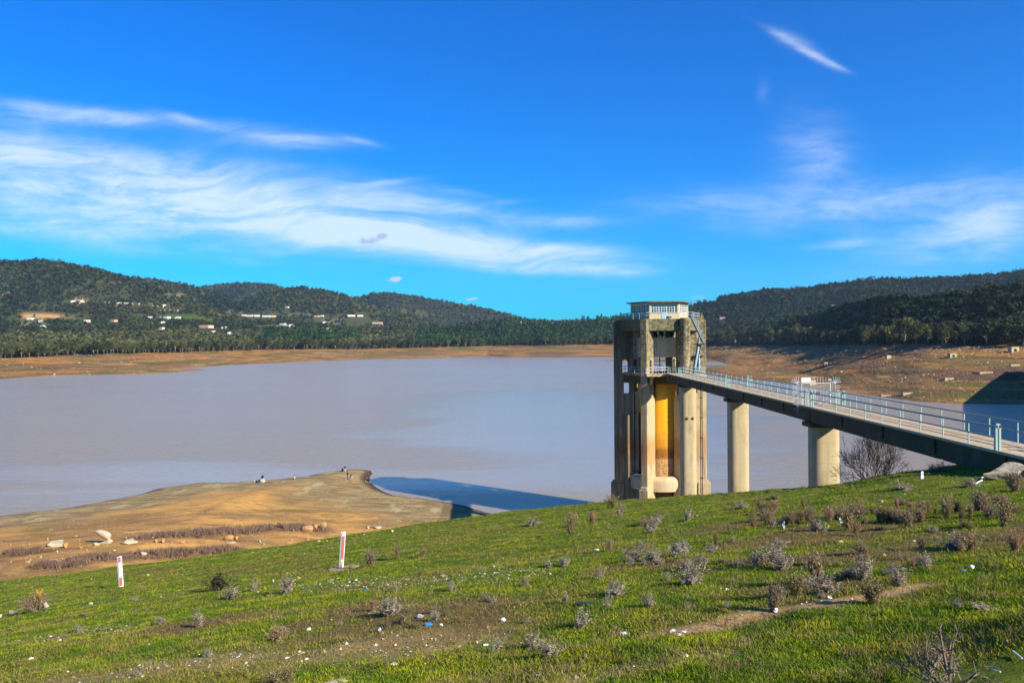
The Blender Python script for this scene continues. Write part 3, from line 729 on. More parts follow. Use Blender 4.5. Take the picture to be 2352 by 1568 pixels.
# every hill: crest points (photo x, photo y, distance), length of its front slope and of its back slope as shares of the distance
HILLS = [([(-500, 600, 2500), (0, 605, 2500), (90, 606, 2500), (150, 614, 2500), (230, 627, 2500), (300, 650, 2450), (380, 676, 2400), (460, 706, 2350), (540, 733, 2300), (620, 765, 2300)], .3, .15),
    ([(120, 660, 3000), (200, 641, 3000), (250, 638, 3000), (340, 645, 3000), (430, 657, 3000), (470, 670, 2950), (520, 684, 2900), (600, 712, 2800), (700, 738, 2700), (800, 768, 2600)], .2, .12),
    ([(350, 690, 4300), (430, 672, 4300), (480, 659, 4300), (540, 653, 4300), (600, 656, 4300), (640, 662, 4300), (700, 690, 4300), (770, 730, 4300)], .2, .1),
    ([(400, 745, 2700), (500, 715, 2800), (560, 690, 2900), (620, 669, 3000), (680, 662, 3000), (740, 669, 3000), (810, 690, 3000), (870, 712, 2950), (940, 727, 2850), (1010, 755, 2700)], .2, .12),
    ([(680, 730, 4000), (760, 712, 4000), (812, 690, 4000), (870, 675, 4000), (950, 681, 4000), (1050, 700, 4000), (1150, 722, 4000), (1205, 737, 4000), (1280, 750, 4000)], .2, .1),
    ([(950, 748, 4700), (1100, 738.5, 4700), (1200, 740, 4700), (1290, 742, 4700), (1400, 744, 4700), (1500, 750, 4700)], .3, .1),
    ([(880, 790, 1980), (977, 769, 2000), (1044, 756, 2050), (1100, 745, 2100), (1140, 741, 2100), (1200, 748, 2100), (1290, 750, 2100), (1340, 742, 2100), (1400, 734, 2100), (1450, 727, 2100), (1540, 716, 2100), (1600, 726, 2050), (1680, 750, 2000)], .14, .12),
    ([(1440, 740, 2500), (1540, 714, 2500), (1590, 705, 2500), (1616, 697, 2500), (1693, 681, 2450), (1758, 671, 2400), (1870, 665, 2350), (1918, 660, 2300), (1982, 650, 2250), (2078, 648.5, 2200), (2249, 640, 2100), (2352, 629, 2000), (2900, 600, 1900)], .33, .12),
    ([(1720, 785, 1400), (1797, 746, 1340), (1853, 728, 1260), (1924, 707, 1110), (2011, 686, 920), (2080, 682, 830), (2124, 684, 800), (2180, 706, 770), (2250, 750, 750)], .13, .12),
    ([(1950, 770, 800), (2050, 708, 770), (2143, 680, 750), (2207, 671, 735), (2272, 658, 715), (2352, 650, 700), (2900, 590, 690)], .2, .14)]
ks = sorted(NODES)
def smooth1(a, n):
    k = np.hanning(2 * n + 3)[1:-1]; k /= k.sum(); return np.convolve(np.pad(a, n, mode='edge'), k, 'valid')
yw = np.interp(XP, [p[0] for p in WL], [p[1] for p in WL])
ra = np.array([ray(x, 784) for x in XP]);
def rayv(xp, yp):
    a = (xp - 1176) / FP; b = (784 - yp) / FP
    return a * cos(TH) - b * sin(TH), a * sin(TH) + b * cos(TH)
_, bw = rayv(XP, yw); YW = -EYE / bw
nodeY = [YW - 220, YW, ]; nodeZ = [np.full(len(XP), -5.0), np.full(len(XP), 0.0)]
TREEH = [0, 7, 7]
for j in range(3):
    yy = smooth1(np.interp(XP, ks, [NODES[k][j][0] for k in ks]), 7); YY = smooth1(np.interp(XP, ks, [NODES[k][j][1] for k in ks]), 7)
    if j == 0: YY = np.maximum(YY, YW + 60); YB = YY
    if j == 1: YY = np.maximum(YY, YB + 120)
    _, b = rayv(XP, yy); nodeY.append(YY); nodeZ.append(EYE + b * YY - TREEH[j])
nodeY += [nodeY[-1] * 1.6, np.full(len(XP), 9500.0)]
nodeZ += [nodeZ[-1], np.full(len(XP), 30.0)]
RYs = np.concatenate([np.arange(240, 700, 4.0), 700 * 1.0085 ** np.arange(0, 310)]); RYs = RYs[RYs < 9400]
nodeY = np.array(nodeY); nodeZ = np.array(nodeZ)
FZ = np.stack([np.interp(RYs, nodeY[:, i], nodeZ[:, i]) for i in range(len(XP))], 1)      # rows x cols
FYg = np.repeat(RYs[:, None], len(XP), 1)
ax_, _ = rayv(XP, np.full(len(XP), 784.0)); FXg = FYg * ax_[None, :]
land = FYg > YB[None, :]
sm = FZ.copy()
for _ in range(2):
    sm[2:-2] = (FZ[:-4] + FZ[1:-3] + FZ[2:-2] + FZ[3:-1] + FZ[4:]) / 5
    FZ = np.where(land, sm, FZ)
wood = sstep(0, 40, FYg - YB[None, :] - 10 * (fbm(FXg / 60, FYg / 60, 3) - .5))
rel = sstep(100, 900, FYg - YB[None, :])
crestw = np.zeros(FZ.shape)
for pts_, lf, lb in HILLS:
    hx_ = [q[0] for q in pts_]; hy_ = smooth1(np.interp(XP, hx_, [q[1] for q in pts_]), 4); hY = smooth1(np.interp(XP, hx_, [q[2] for q in pts_]), 9)
    _, b_h = rayv(XP, hy_); zc = EYE + b_h * hY - 7
    zc = zc * sstep(hx_[0] - 60, hx_[0] + 10, XP) * (1 - sstep(hx_[-1] - 10, hx_[-1] + 60, XP))
    t_h = (FYg - hY[None, :]) / hY[None, :]
    prof = np.where(t_h < 0, .5 + .5 * np.cos(np.pi * np.clip(-t_h / lf, 0, 1)), .5 + .5 * np.cos(np.pi * np.clip(t_h / lb, 0, 1)))
    hz = zc[None, :] * prof; kk_ = 14.0; m_ = np.maximum(FZ, hz); FZ = np.where(FYg > YB[None, :] + 20, m_ + kk_ * .12 * np.exp(-np.abs(FZ - hz) / kk_) * (hz > 5), FZ)
    crestw = np.maximum(crestw, np.exp(-(t_h / .045) ** 2))
rel2 = rel * (1 - .85 * crestw) * np.where(FXg > 100, .5, 1)
FZ = FZ + rel2 * 34 * (.55 - np.abs(2 * fbm(FXg / 520 + FYg / 1500, FYg / 1100, 88, 3) - 1) * 2.2)
FZ = FZ + rel * (1 - .8 * crestw) * (16 * (fbm(FXg / 260, FYg / 260, 40) - .5) + 14 * (1 - np.abs(2 * fbm(FXg / 420 + FYg / 900, FYg / 700, 44) - 1) - .6))
inl = np.clip((FYg - YW[None, :]) / 60, 0, 1) * (1 - rel)
FZ = FZ + inl * (2.2 * (fbm(FXg / 45, FYg / 25, 61) - .5) + .8 * (fbm(FXg / 12, FYg / 9, 63) - .5))
def wpoly(pp): return np.array([on_water(*p) for p in pp])
SPITS = [(wpoly([(-600, 885), (0, 870), (130, 862.5), (340, 858.3), (450, 851.5), (478, 849.6), (440, 848.3), (330, 846), (0, 846), (-600, 850)]), .11, 6.5),
         (wpoly([(1383, 829), (1412, 826), (1480, 824), (1560, 823), (1650, 824), (1650, 831), (1560, 831), (1412, 830.4)]), .03, 1.5),
         (wpoly([(1570, 852), (1600, 843), (1625, 839.5), (1663, 839), (1737, 841), (1796, 848), (1900, 858), (2000, 878), (2098, 903), (2130, 922), (2098, 920.6), (2014, 911), (1943, 900), (1796, 877.6), (1737, 874), (1680, 868), (1636, 861.5), (1598, 857)]), .05, 4)]
for poly, sl, cap in SPITS:
    d = sdist(FXg, FYg, poly); b = np.where(d > 0, np.minimum(d * sl * (1 + .5 * (fbm(FXg / 30, FYg / 30, 6) - .5)), cap), -3); FZ = np.maximum(FZ, b)
PATCH = [(95, 728, 55, 7, 2), (185, 693, 24, 6, 2), (240, 696, 30, 2.5, 2), (15, 677, 28, 3, 2), (300, 700, 40, 2.2, 2), (390, 712, 35, 3.5, 2), (640, 680, 10, 2, 2), (400, 682, 34, 9, 3), (190, 742, 18, 4, 1), (310, 729, 24, 5, 1),
         (405, 733, 60, 10, 1), (470, 738, 40, 6, 1), (60, 745, 55, 6, 3), (560, 762, 30, 7, 1), (875, 745, 12, 3, 2), (545, 700, 18, 3, 3), (620, 752, 40, 8, 3), (760, 738, 35, 5, 3), (1630, 697, 24, 4, 1), (1640, 713, 20, 5, 3), (690, 725, 40, 4, 3),
         (1010, 727, 20, 2.5, 3), (930, 717, 4, 6, 2), (664, 678, 3, 7, 2), (520, 720, 40, 5, 3), (150, 735, 40, 5, 3), (1860, 664, 6, 1.5, 2)]
PXg = np.repeat(XP[None, :], len(RYs), 0); PYg = 784 - FP * (((FZ - EYE) / FYg) - np.sin(TH) * (PXg - 1176) / FP)
pm = np.zeros((*FZ.shape, 3))
for cx, cy, w, h, kind in PATCH:
    e = np.exp(-((PXg - cx) / w) ** 2 - ((PYg - cy) / h) ** 2); e = sstep(.3, .7, e + .9 * (fbm(FXg / 25, FYg / 40, cx) - .5)) * (FYg > YB[None, :] + 150)
    pm[..., kind - 1] = np.maximum(pm[..., kind - 1], e)
nyf, nxf = FZ.shape
Vf = np.stack([FXg, FYg, FZ], -1).reshape(-1, 3); I = np.arange(nyf * nxf).reshape(nyf, nxf)
Ff = np.stack([I[:-1, :-1], I[:-1, 1:], I[1:, 1:], I[1:, :-1]], -1).reshape(-1, 4)
def hills_mat():
    n = NT('far_shore_and_wooded_hills'); p = n.coord('Object')
    m = n.n('ShaderNodeSeparateColor'); n.l(n.attr('patch'), m.inputs[0]); w = n.attr('wood', 'Fac')
    a = n.noise(n.mapping(p, (.006, .012, .22)), 1, 7, .62, .5); b = n.noise(n.mapping(p, (.012, .02, .5), loc=(5, 2, 0)), 1, 6, .65); d = n.noise(n.mapping(p, (.008, .012, .3), loc=(1, 9, 4)), 1, 6, .6)
    f = n.noise(p, .25, 5, .75)
    s = n.mix(n.ramp(a, .40, .6), (.25, .155, .06, 1), (.44, .20, .05, 1))
    s = n.mix(n.math('MULTIPLY', n.ramp(b, .5, .6), .8), s, (.12, .075, .045, 1))
    s = n.mix(n.math('MULTIPLY', n.ramp(d, .52, .6), .85), s, (.12, .125, .025, 1))
    s = n.mix(n.math('MULTIPLY', n.ramp(b, .42, .34), .8), s, (.5, .34, .13, 1))
    s = n.mix(n.math('MULTIPLY', n.ramp(f, .5, .64), .75), s, (.12, .065, .03, 1)); s = n.mix(n.math('MULTIPLY', n.ramp(n.noise(p, .6, 4, .8), .58, .68), .5), s, (.6, .42, .22, 1))
    fl = n.mix(n.noise(p, .03, 4), (.04, .052, .018, 1), (.085, .085, .035, 1))
    fl = n.mix(m.outputs[0], fl, n.mix(n.noise(p, .02, 3), (.05, .12, .015, 1), (.10, .14, .03, 1)))
    fl = n.mix(m.outputs[1], fl, n.mix(f, (.5, .24, .07, 1), (.6, .38, .17, 1)))
    fl = n.mix(m.outputs[2], fl, n.mix(f, (.14, .11, .06, 1), (.24, .2, .1, 1)))
    c = n.mix(w, s, fl)
    n.bump(n.math('ADD', n.math('ADD', f, b), n.noise(p, .9, 3, .7)), .9, 1.3)
    return n.fin(c, .95, .08)
M['hills'] = hills_mat()
me = np_mesh('hills', Vf, Ff, [M['hills']], smooth=True, col=pm.reshape(-1, 3), colname='patch')
a_ = me.attributes.new('wood', 'FLOAT', 'POINT'); a_.data.foreach_set('value', wood.reshape(-1).astype(np.float32))
tag(link('hills', me), kind='structure')
def far_hit(xp, yp, ymin=0.0):
    i = (xp + 500) / 4; i0 = int(i); t = i - i0
    z = FZ[:, i0] * (1 - t) + FZ[:, i0 + 1] * t
    a, b = ray(xp, yp); ok = (EYE + b * RYs < z) & (RYs > ymin) & (z > 0.0)
    j = int(np.argmax(ok)) if ok.any() else len(RYs) - 60
    if j > 0:
        z0 = EYE + b * RYs[j - 1] - z[j - 1]; z1 = EYE + b * RYs[j] - z[j]; tt = min(1, max(0, z0 / (z0 - z1 + 1e-9)))
        return a * (RYs[j - 1] + tt * (RYs[j] - RYs[j - 1])), RYs[j - 1] + tt * (RYs[j] - RYs[j - 1]), z[j - 1] + tt * (z[j] - z[j - 1])
    return a * RYs[j], RYs[j], z[j]
def far_z(X, Y):
    """bilinear height of the hills sheet"""
    X = np.asarray(X, float); Y = np.asarray(Y, float)
    u = X / Y; ci = np.clip(np.interp(u, ax_, np.arange(len(XP))), 0, len(XP) - 1.001); ri = np.clip(np.interp(Y, RYs, np.arange(len(RYs))), 0, len(RYs) - 1.001)
    c0 = ci.astype(int); r0 = ri.astype(int); fc = ci - c0; fr = ri - r0
    return (FZ[r0, c0] * (1 - fc) + FZ[r0, c0 + 1] * fc) * (1 - fr) + (FZ[r0 + 1, c0] * (1 - fc) + FZ[r0 + 1, c0 + 1] * fc) * fr

# ------------------------------------------------------------------ water
def water_mat():
    n = NT('muddy_reservoir_water'); p = n.coord('Object')
    big = n.noise(n.mapping(p, (.006, .028, 1)), 1, 5, .55, .6); mid = n.noise(n.mapping(p, (.02, .08, 1), loc=(4, 8, 0)), 1, 4, .55)
    def pool(cx, cy, sx, sy, k):
        q = n.mapping(p, (1 / sx, 1 / sy, 0), loc=(-cx / sx, -cy / sy, 0)); d = n.n('ShaderNodeVectorMath', operation='DOT_PRODUCT'); n.l(q, d.inputs[0]); n.l(q, d.inputs[1])
        return n.math('MULTIPLY', n.math('EXPONENT', n.math('MULTIPLY', d.outputs['Value'], -1.0)), k)
    lull = n.math('ADD', n.math('ADD', pool(15, 330, 60, 140, .72), pool(-75, 175, 60, 28, .42)), pool(30, 210, 40, 50, .25))
    calm = n.ramp(n.math('ADD', n.math('ADD', big, n.math('MULTIPLY', mid, .3)), lull), .62, 1.12)
    c = n.mix(n.noise(n.mapping(p, (.004, .008, 1)), 1, 3), (.31, .245, .155, 1), (.365, .29, .18, 1))
    w1 = n.noise(n.mapping(p, (1.1, 2.2, 1), rot=(0, 0, .25)), 1.0, 4, .6); w2 = n.noise(n.mapping(p, (.25, .5, 1), rot=(0, 0, -.2)), 1.0, 3, .5)
    h = n.math('ADD', w1, n.math('MULTIPLY', w2, 1.4))
    b = n.n('ShaderNodeBump'); n.l(n.ramp(calm, 0, 1, .42, .12), b.inputs['Strength']); b.inputs['Distance'].default_value = .35
    n.l(h, b.inputs['Height']); n.l(b.outputs[0], n.b.inputs['Normal'])
    n.b.inputs['IOR'].default_value = 1.33
    return n.fin(c, n.ramp(calm, 0, 1, .2, .1), .5)
M['water'] = water_mat()
V = [(-2600, 40, 0), (2600, 40, 0), (2600, 3200, 0), (-2600, 3200, 0)]
me = np_mesh('lake_water', V, [[0, 1, 2, 3]], [M['water']])
tag(link('lake_water', me), kind='structure')

# ------------------------------------------------------------------ earth dam whose shadow falls across the right of the lake
dam = empty('embankment_dam', (165, 190, 0)); tag(dam, 'high sloping dam wall closing the lake just beyond the right edge', 'dam')
def P2(t, off): return (90 + (292 - 90) * t - .868 * off, 45 + (400 - 45) * t + .497 * off)
mb = MB(); secs = []
for t in (0, .25, .5, .75, 1.0):
    x = [(*P2(t, 27.5), -3), (*P2(t, 3.5), 28), (*P2(t, -3.5), 28), (*P2(t, -40), -3)]; secs += x
mb.add(secs, [(i * 4 + j, i * 4 + (j + 1) % 4, i * 4 + 4 + (j + 1) % 4, i * 4 + 4 + j) for i in range(4) for j in range(4)] + [(0, 1, 2, 3), (16, 17, 18, 19)])
o = mb.build('dam_face', M['concrete'], dam); o.matrix_parent_inverse = Matrix.Translation((-165, -190, 0))
mb = MB(); a, b = P2(0, 3), P2(1, 3); mb.beam((*a, 28.3), (*b, 28.3), .5, .7); o = mb.build('parapet', M['concrete'], dam); o.matrix_parent_inverse = Matrix.Translation((-165, -190, 0))

# ------------------------------------------------------------------ light, sky, camera
SUN_AZ = Vector((.78, -.626, 0)).normalized(); EL = radians(28.9)
sd = Vector((SUN_AZ.x * cos(EL), SUN_AZ.y * cos(EL), sin(EL)))
L = bpy.data.lights.new('sun', 'SUN'); L.energy = 5.0; L.angle = radians(.53); L.color = (1.0, .9, .73)
lo = bpy.data.objects.new('sun', L); COL.objects.link(lo); lo.rotation_euler = sd.to_track_quat('Z', 'Y').to_euler()
Wd = bpy.data.worlds.new('World'); SC.world = Wd; Wd.use_nodes = True
t = Wd.node_tree; t.nodes.clear(); W = NT.__new__(NT); W.t = t
out = W.n('ShaderNodeOutputWorld'); bg = W.n('ShaderNodeBackground'); W.l(bg.outputs[0], out.inputs[0])
sky = W.n('ShaderNodeTexSky', sky_type='NISHITA'); sky.sun_disc = False; sky.sun_elevation = EL
sky.sun_rotation = atan2(SUN_AZ.x, SUN_AZ.y); sky.altitude = 200; sky.air_density = 1.0; sky.dust_density = .3; sky.ozone_density = 2.0
sat = W.n('ShaderNodeHueSaturation'); sat.inputs['Saturation'].default_value = 1.35; W.l(sky.outputs[0], sat.inputs['Color'])
skyc = W.mix(1.0, sat.outputs[0], (.0, .84, 1.62, 1), 'MULTIPLY')
gen = W.n('ShaderNodeTexCoord').outputs['Generated']; sp = W.sep(gen)
yy = W.math('MAXIMUM', sp[1], .02); u = W.math('DIVIDE', sp[0], yy); v = W.math('DIVIDE', sp[2], yy)
cb = W.n('ShaderNodeCombineXYZ'); W.l(u, cb.inputs[0]); W.l(v, cb.inputs[1]); uv = cb.outputs[0]
CLOUDS = [(150, 246, 210, 17.0, 9, 0.44), (330, 262, 120, 16.25, 8, 0.4), (470, 278, 110, 15.0, 12, 0.36), (600, 300, 130, 25.0, 10, 0.6), (730, 312, 110, 25.0, 6, 0.44), (835, 322, 50, 8.75, 14, 0.48), (60, 240, 240, 26, 4, 0.3), (200, 345, 420, 45, 9, 0.35), (150, 430, 560, 95, 9, 0.85), (520, 470, 380, 62, 10, 0.75), (820, 505, 320, 52, 8, 0.8), (1010, 470, 250, 20, 8, 0.6), (900, 415, 90, 7, -6, 0.5), (1180, 462, 70, 7, -5, 0.5), (1060, 440, 130, 10, 10, 0.35), (750, 400, 260, 30, 9, 0.3), (1290, 512, 110, 14, -2, 0.55), (1180, 575, 260, 24, 4, 0.85), (1330, 578, 110, 16, 2, 0.5), (960, 545, 220, 24, 12, 0.5), (1300, 618, 200, 16, 3, 0.65), (1440, 622, 110, 12, 1, 0.6), (1180, 622, 110, 10, 4, 0.35), (150, 520, 330, 46, 5, 0.6), (560, 598, 70, 9, 3, 0.25), (700, 540, 240, 20, 8, 0.5), (0, 330, 200, 40, 5, 0.35), (1850, 118, 105, 10, 30, 0.64), (1800, 88, 40, 18, 20, 0.48), (1930, 158, 40, 6, 25, 0.4), (1755, 215, 16, 30, 10, 0.35), (1860, 320, 100, 90, 35, 0.4), (1880, 400, 130, 60, 0, 0.35), (1650, 470, 220, 38, 4, 0.45), (1950, 480, 260, 40, -8, 0.48), (2180, 430, 220, 50, -18, 0.35), (2280, 500, 170, 50, -22, 0.8), (2320, 560, 130, 40, -15, 0.64), (1930, 565, 70, 12, -5, 0.64), (2100, 560, 200, 40, -8, 0.32), (2200, 615, 250, 26, -4, 0.4), (1700, 500, 300, 40, 0, 0.24), (1605, 686, 22, 7, 0, 0.8)]
CLOUDS += [(1835, 98, 60, 24, 30, .45), (1880, 130, 60, 14, 32, .4), (430, 268, 60, 10, 18, .4), (620, 325, 160, 18, 2, .35), (60, 262, 200, 16, 2, .4), (250, 268, 120, 20, 9, .4), (300, 440, 620, 105, 7, .45), (900, 520, 460, 62, 10, .4), (1250, 590, 330, 40, 5, .35), (1800, 480, 420, 66, -2, .22), (2200, 500, 280, 90, -15, .3), (1900, 330, 120, 80, 40, .2)]
def blob(cx, cy, hw, hh, ang):
    mp = W.n('ShaderNodeMapping', vector_type='TEXTURE'); W.l(uv, mp.inputs[0])
    mp.inputs['Location'].default_value = ((cx - 1176) / FP, (784 - cy) / FP, 0); mp.inputs['Rotation'].default_value = (0, 0, -radians(ang)); mp.inputs['Scale'].default_value = (hw / FP, hh / FP, 1)
    d = W.n('ShaderNodeVectorMath', operation='DOT_PRODUCT'); W.l(mp.outputs[0], d.inputs[0]); W.l(mp.outputs[0], d.inputs[1])
    return W.math('EXPONENT', W.math('MULTIPLY', d.outputs['Value'], -1.0))
acc = None
for cx, cy, hw, hh, ang, s in CLOUDS:
    acc = W.math('MULTIPLY_ADD', blob(cx, cy, hw, hh, ang), s, acc if acc is not None else 0.0)
wu = W.n('ShaderNodeTexNoise'); W.l(uv, wu.inputs['Vector']); wu.inputs['Scale'].default_value = 2.2; wu.inputs['Detail'].default_value = 3
wv = W.n('ShaderNodeVectorMath', operation='MULTIPLY_ADD'); W.l(wu.outputs['Color'], wv.inputs[0]); wv.inputs[1].default_value = (.3, .16, 0); W.l(uv, wv.inputs[2])
n1 = W.noise(W.mapping(wv.outputs[0], (3.4, 19, 1), (0, 0, radians(8))), 1, 8, .66, .5)
n2 = W.noise(W.mapping(wv.outputs[0], (11, 60, 1), (0, 0, radians(10))), 1, 7, .7, .4)
n3 = W.noise(W.mapping(uv, (14, 22, 1)), 1, 6, .65, .6)
tex = W.math('ADD', W.math('MULTIPLY', n1, 1.15), W.math('ADD', W.math('MULTIPLY', n2, .5), W.math('MULTIPLY', n3, .35)))      # about 0.9 in the mean
cl = W.math('MULTIPLY', acc, W.ramp(tex, .72, 1.35, .34, 1.2))
cl = W.ramp(cl, .0, 1.7, 0, .74)
c = W.mix(cl, skyc, W.mix(1.0, (8.2, 9.0, 9.8, 1), (1, 1, 1, 1), 'MULTIPLY'))
for cx, cy, hw, hh in ((853, 548, 26, 10), (878, 541, 16, 7), (908, 640, 18, 6.5), (1085, 686, 14, 3)):      # small cumulus puffs
    pf = W.math('MULTIPLY', W.ramp(W.math('MULTIPLY', blob(cx, cy, hw, hh, -8), W.ramp(W.noise(uv, 70, 4, .6), .3, .7, .4, 1.3)), .22, .6), .85)
    c = W.mix(pf, c, (4.2, 4.8, 6.6, 1) if cy < 600 else (6.2, 6.8, 8.6, 1))
W.l(c, bg.inputs[0]); bg.inputs[1].default_value = .068

cd = bpy.data.cameras.new('camera'); cam = bpy.data.objects.new('camera', cd); COL.objects.link(cam)
cd.sensor_width = 36; cd.lens = 36 * FP / 2352; cd.clip_start = .1; cd.clip_end = 20000
cam.matrix_world = Matrix(((cos(TH), -sin(TH), 0, 0), (0, 0, -1, 0), (sin(TH), cos(TH), 0, EYE), (0, 0, 0, 1)))
SC.camera = cam
SC.view_settings.view_transform = 'Standard'; SC.view_settings.look = 'None'; SC.view_settings.exposure = .85; SC.view_settings.gamma = 1
SC.cycles.max_bounces = 6; SC.cycles.diffuse_bounces = 2; SC.cycles.glossy_bounces = 3; SC.cycles.transparent_max_bounces = 8; SC.cycles.volume_bounces = 0
SC.cycles.use_denoising = True
HAZE = True
if HAZE:
    mb = MB(); mb.box(-9500, 9500, -400, 9800, -8, 720)
    hm = bpy.data.materials.new('thin_blue_haze'); hm.use_nodes = True; hm.node_tree.nodes.clear()
    o_ = hm.node_tree.nodes.new('ShaderNodeOutputMaterial'); pv = hm.node_tree.nodes.new('ShaderNodeVolumePrincipled')
    pv.inputs['Color'].default_value = (.5, .76, 1, 1); pv.inputs['Density'].default_value = .000042; pv.inputs['Anisotropy'].default_value = .2
    hm.node_tree.links.new(pv.outputs[0], o_.inputs['Volume'])
    tag(mb.build('haze', hm), kind='stuff')
# ------------------------------------------------------------------ foliage
def crown_soup(n, seed, kind='round', leaf=.22):
    """n loose leaf-clump triangles over a lumpy crown; unit radius, base at z=0"""
    r = np.random.default_rng(seed)
    if kind == 'round': lumps = [(0, 0, .8, .62)] + [(.55 * cos(t) * r.uniform(.7, 1.1), .55 * sin(t) * r.uniform(.7, 1.1), r.uniform(.4, 1.3), r.uniform(.32, .5)) for t in r.uniform(0, 2 * pi, 7)]
    elif kind == 'tall': lumps = [(r.uniform(-.35, .35), r.uniform(-.35, .35), z, r.uniform(.35, .55)) for z in np.linspace(.5, 2.3, 7)] + [(.5 * cos(t), .5 * sin(t), r.uniform(.8, 1.9), r.uniform(.25, .42)) for t in r.uniform(0, 2 * pi, 6)]
    elif kind == 'pine': lumps = [(0, 0, .95, .55)] + [(.55 * cos(t), .55 * sin(t), .9 + r.uniform(-.1, .2), .4) for t in np.linspace(0, 2 * pi, 6)[:-1]]
    elif kind == 'cone': lumps = [(r.uniform(-.1, .1), r.uniform(-.1, .1), z, .62 * (1 - z / 3.2)) for z in np.linspace(.4, 2.4, 6)]
    L = np.array(lumps); w = L[:, 3] ** 2; w /= w.sum()
    k = r.choice(len(L), n, p=w); d = r.normal(size=(n, 3)); d[:, 2] += .25; d /= np.linalg.norm(d, axis=1, keepdims=True)
    c = L[k, :3] + d * (L[k, 3] * r.uniform(.72, 1.04, n))[:, None] * np.array([1, 1, .8 if kind != 'pine' else .55])
    nn = d + .75 * r.normal(size=(n, 3)); nn /= np.linalg.norm(nn, axis=1, keepdims=True)
    a = np.cross(nn, r.normal(size=(n, 3))); a /= np.linalg.norm(a, axis=1, keepdims=True); b = np.cross(nn, a)
    s = leaf * r.uniform(.6, 1.3, n)[:, None]
    T = np.stack([c + a * s, c - a * s * .5 + b * s * .87, c - a * s * .5 - b * s * .87], 1)
    return T                                         # n,3,3
def leaf_mat(name, tint=None):
    n = NT(name)
    col = n.attr('tint') if tint is None else n.mix(n.noise(n.coord('Object'), 1.3, 3), [x * .65 for x in tint], [x * 1.35 for x in tint])
    n.put(n.b.inputs['Base Color'], col); n.b.inputs['Roughness'].default_value = .75; n.b.inputs['Specular IOR Level'].default_value = .15
    tr = n.n('ShaderNodeBsdfTranslucent'); n.put(tr.inputs[0], col); mx = n.n('ShaderNodeMixShader'); mx.inputs[0].default_value = .22
    n.l(n.b.outputs[0], mx.inputs[1]); n.l(tr.outputs[0], mx.inputs[2]); n.l(mx.outputs[0], n.out.inputs[0])
    return n.mat
M['forest'] = leaf_mat('forest_leaves')
M['bark'] = plain('pale_bark', (.22, .18, .13), .9, .4, 3, .1)
M['dark_bark'] = plain('dark_bark', (.05, .038, .028), .9, .4, 3, .1)

# --- far woods: one mass
HOUSES = [(70, 734, 14, 'w', 'white cottage below the bare orange scar on the left hillside'), (94, 739, 9, 'w', 'tiny white hut below the orange scar'), (134, 738, 18, 'w', 'long white house right of the orange scar'), (100, 752, 9, 'w', 'small white house at the valley floor, far left'),
          (200, 740, 14, 'w', 'small white house above the green field at far left'), (262, 740, 16, 'r', 'cream house with red roof among trees on the left'), (345, 731, 10, 'w', 'small white house left of the valley row'),
          (380, 732, 22, 'w', 'white building in the valley row, the longest'), (410, 732, 16, 'w', 'white house in the valley row, right of the longest'), (375, 743, 9, 'w', 'tiny white hut below the valley row'), (372, 757, 10, 'w', 'white hut above the waterside woods on the left'),
          (474, 753, 26, 'r', 'pink house with two red roofs in the middle of the left valley'), (490, 765, 10, 'w', 'small white building below the pink house'), (528, 767, 10, 'w', 'small white building right of the pink house'), (515, 755, 10, 'w', 'little white house just above right of the pink one'),
          (660, 707, 12, 'w', 'white box house high up at the right end of the road wall'), (728, 728, 16, 'r', 'cream house with blue door trim above the green meadow'), (740, 727, 10, 'w', 'white house beside the cream one above the meadow'),
          (560, 726, 14, 'w', 'leftmost white house of the hillside hamlet under the second hill'), (574, 727, 20, 'w', 'broad white house in the hillside hamlet'), (590, 727, 18, 'w', 'white house in the middle of the hillside hamlet'), (612, 728, 24, 'w', 'long white house in the hillside hamlet'), (628, 728, 16, 'r', 'orange house at the right end of the hillside hamlet'),
          (650, 747, 14, 'w', 'white farmhouse below the hillside hamlet'), (662, 750, 16, 'w', 'second white farmhouse below the hillside hamlet'), (672, 749, 12, 'r', 'reddish farm shed below the hillside hamlet'), (806, 727, 26, 'w', 'large white house below the round central hill'), (827, 727, 20, 'w', 'white house right of the large one below the central hill'),
          (745, 742, 12, 'w', 'small white house halfway to the central hill'), (868, 744, 34, 'r', 'orange building on its own below the last hill'), (754, 757, 14, 'w', 'white cottage among dark trees in the middle valley'), (816, 763, 14, 'w', 'white cottage below the central hill farms'), (775, 755, 10, 'w', 'small white hut among dark trees in the middle valley'),
          (1660, 733, 14, 'w', 'white cottage on the hillside just right of the tower'), (1807, 736, 15, 'w', 'bright white house in front of the pine plantation'), (1799, 738, 9, 'w', 'white annex beside the bright house before the pines'), (1852, 725, 12, 'w', 'small white house just above the pine plantation edge'), (1913, 704, 9, 'w', 'tiny grey house half hidden above the pines')]
HXY = np.array([far_hit(h[0], h[1], 800 if h[0] < 1700 else 1500)[:2] + (h[2],) for h in HOUSES])
def scatter(Y0, Y1, sp0, sp1):
    out = []; Y = Y0
    while Y < Y1:
        s = sp0 + (sp1 - sp0) * (Y - Y0) / (Y1 - Y0)
        xw = np.arange(-.72 * Y, .72 * Y, s); xw = xw + RNG.uniform(-.45, .45, len(xw)) * s
        out.append(np.stack([xw, Y + RNG.uniform(-.45, .45, len(xw)) * s, np.full(len(xw), s)], 1)); Y += s * .9
    return np.concatenate(out)
S = scatter(470, 4800, 4.9, 12.5)
u_ = S[:, 0] / S[:, 1]; colp = np.interp(u_, ax_, XP)
yb = np.interp(colp, XP, YB); keep = S[:, 1] > yb + 4 + 6 * RNG.random(len(S))
S = S[keep]; colp = colp[keep]; zt = far_z(S[:, 0], S[:, 1])
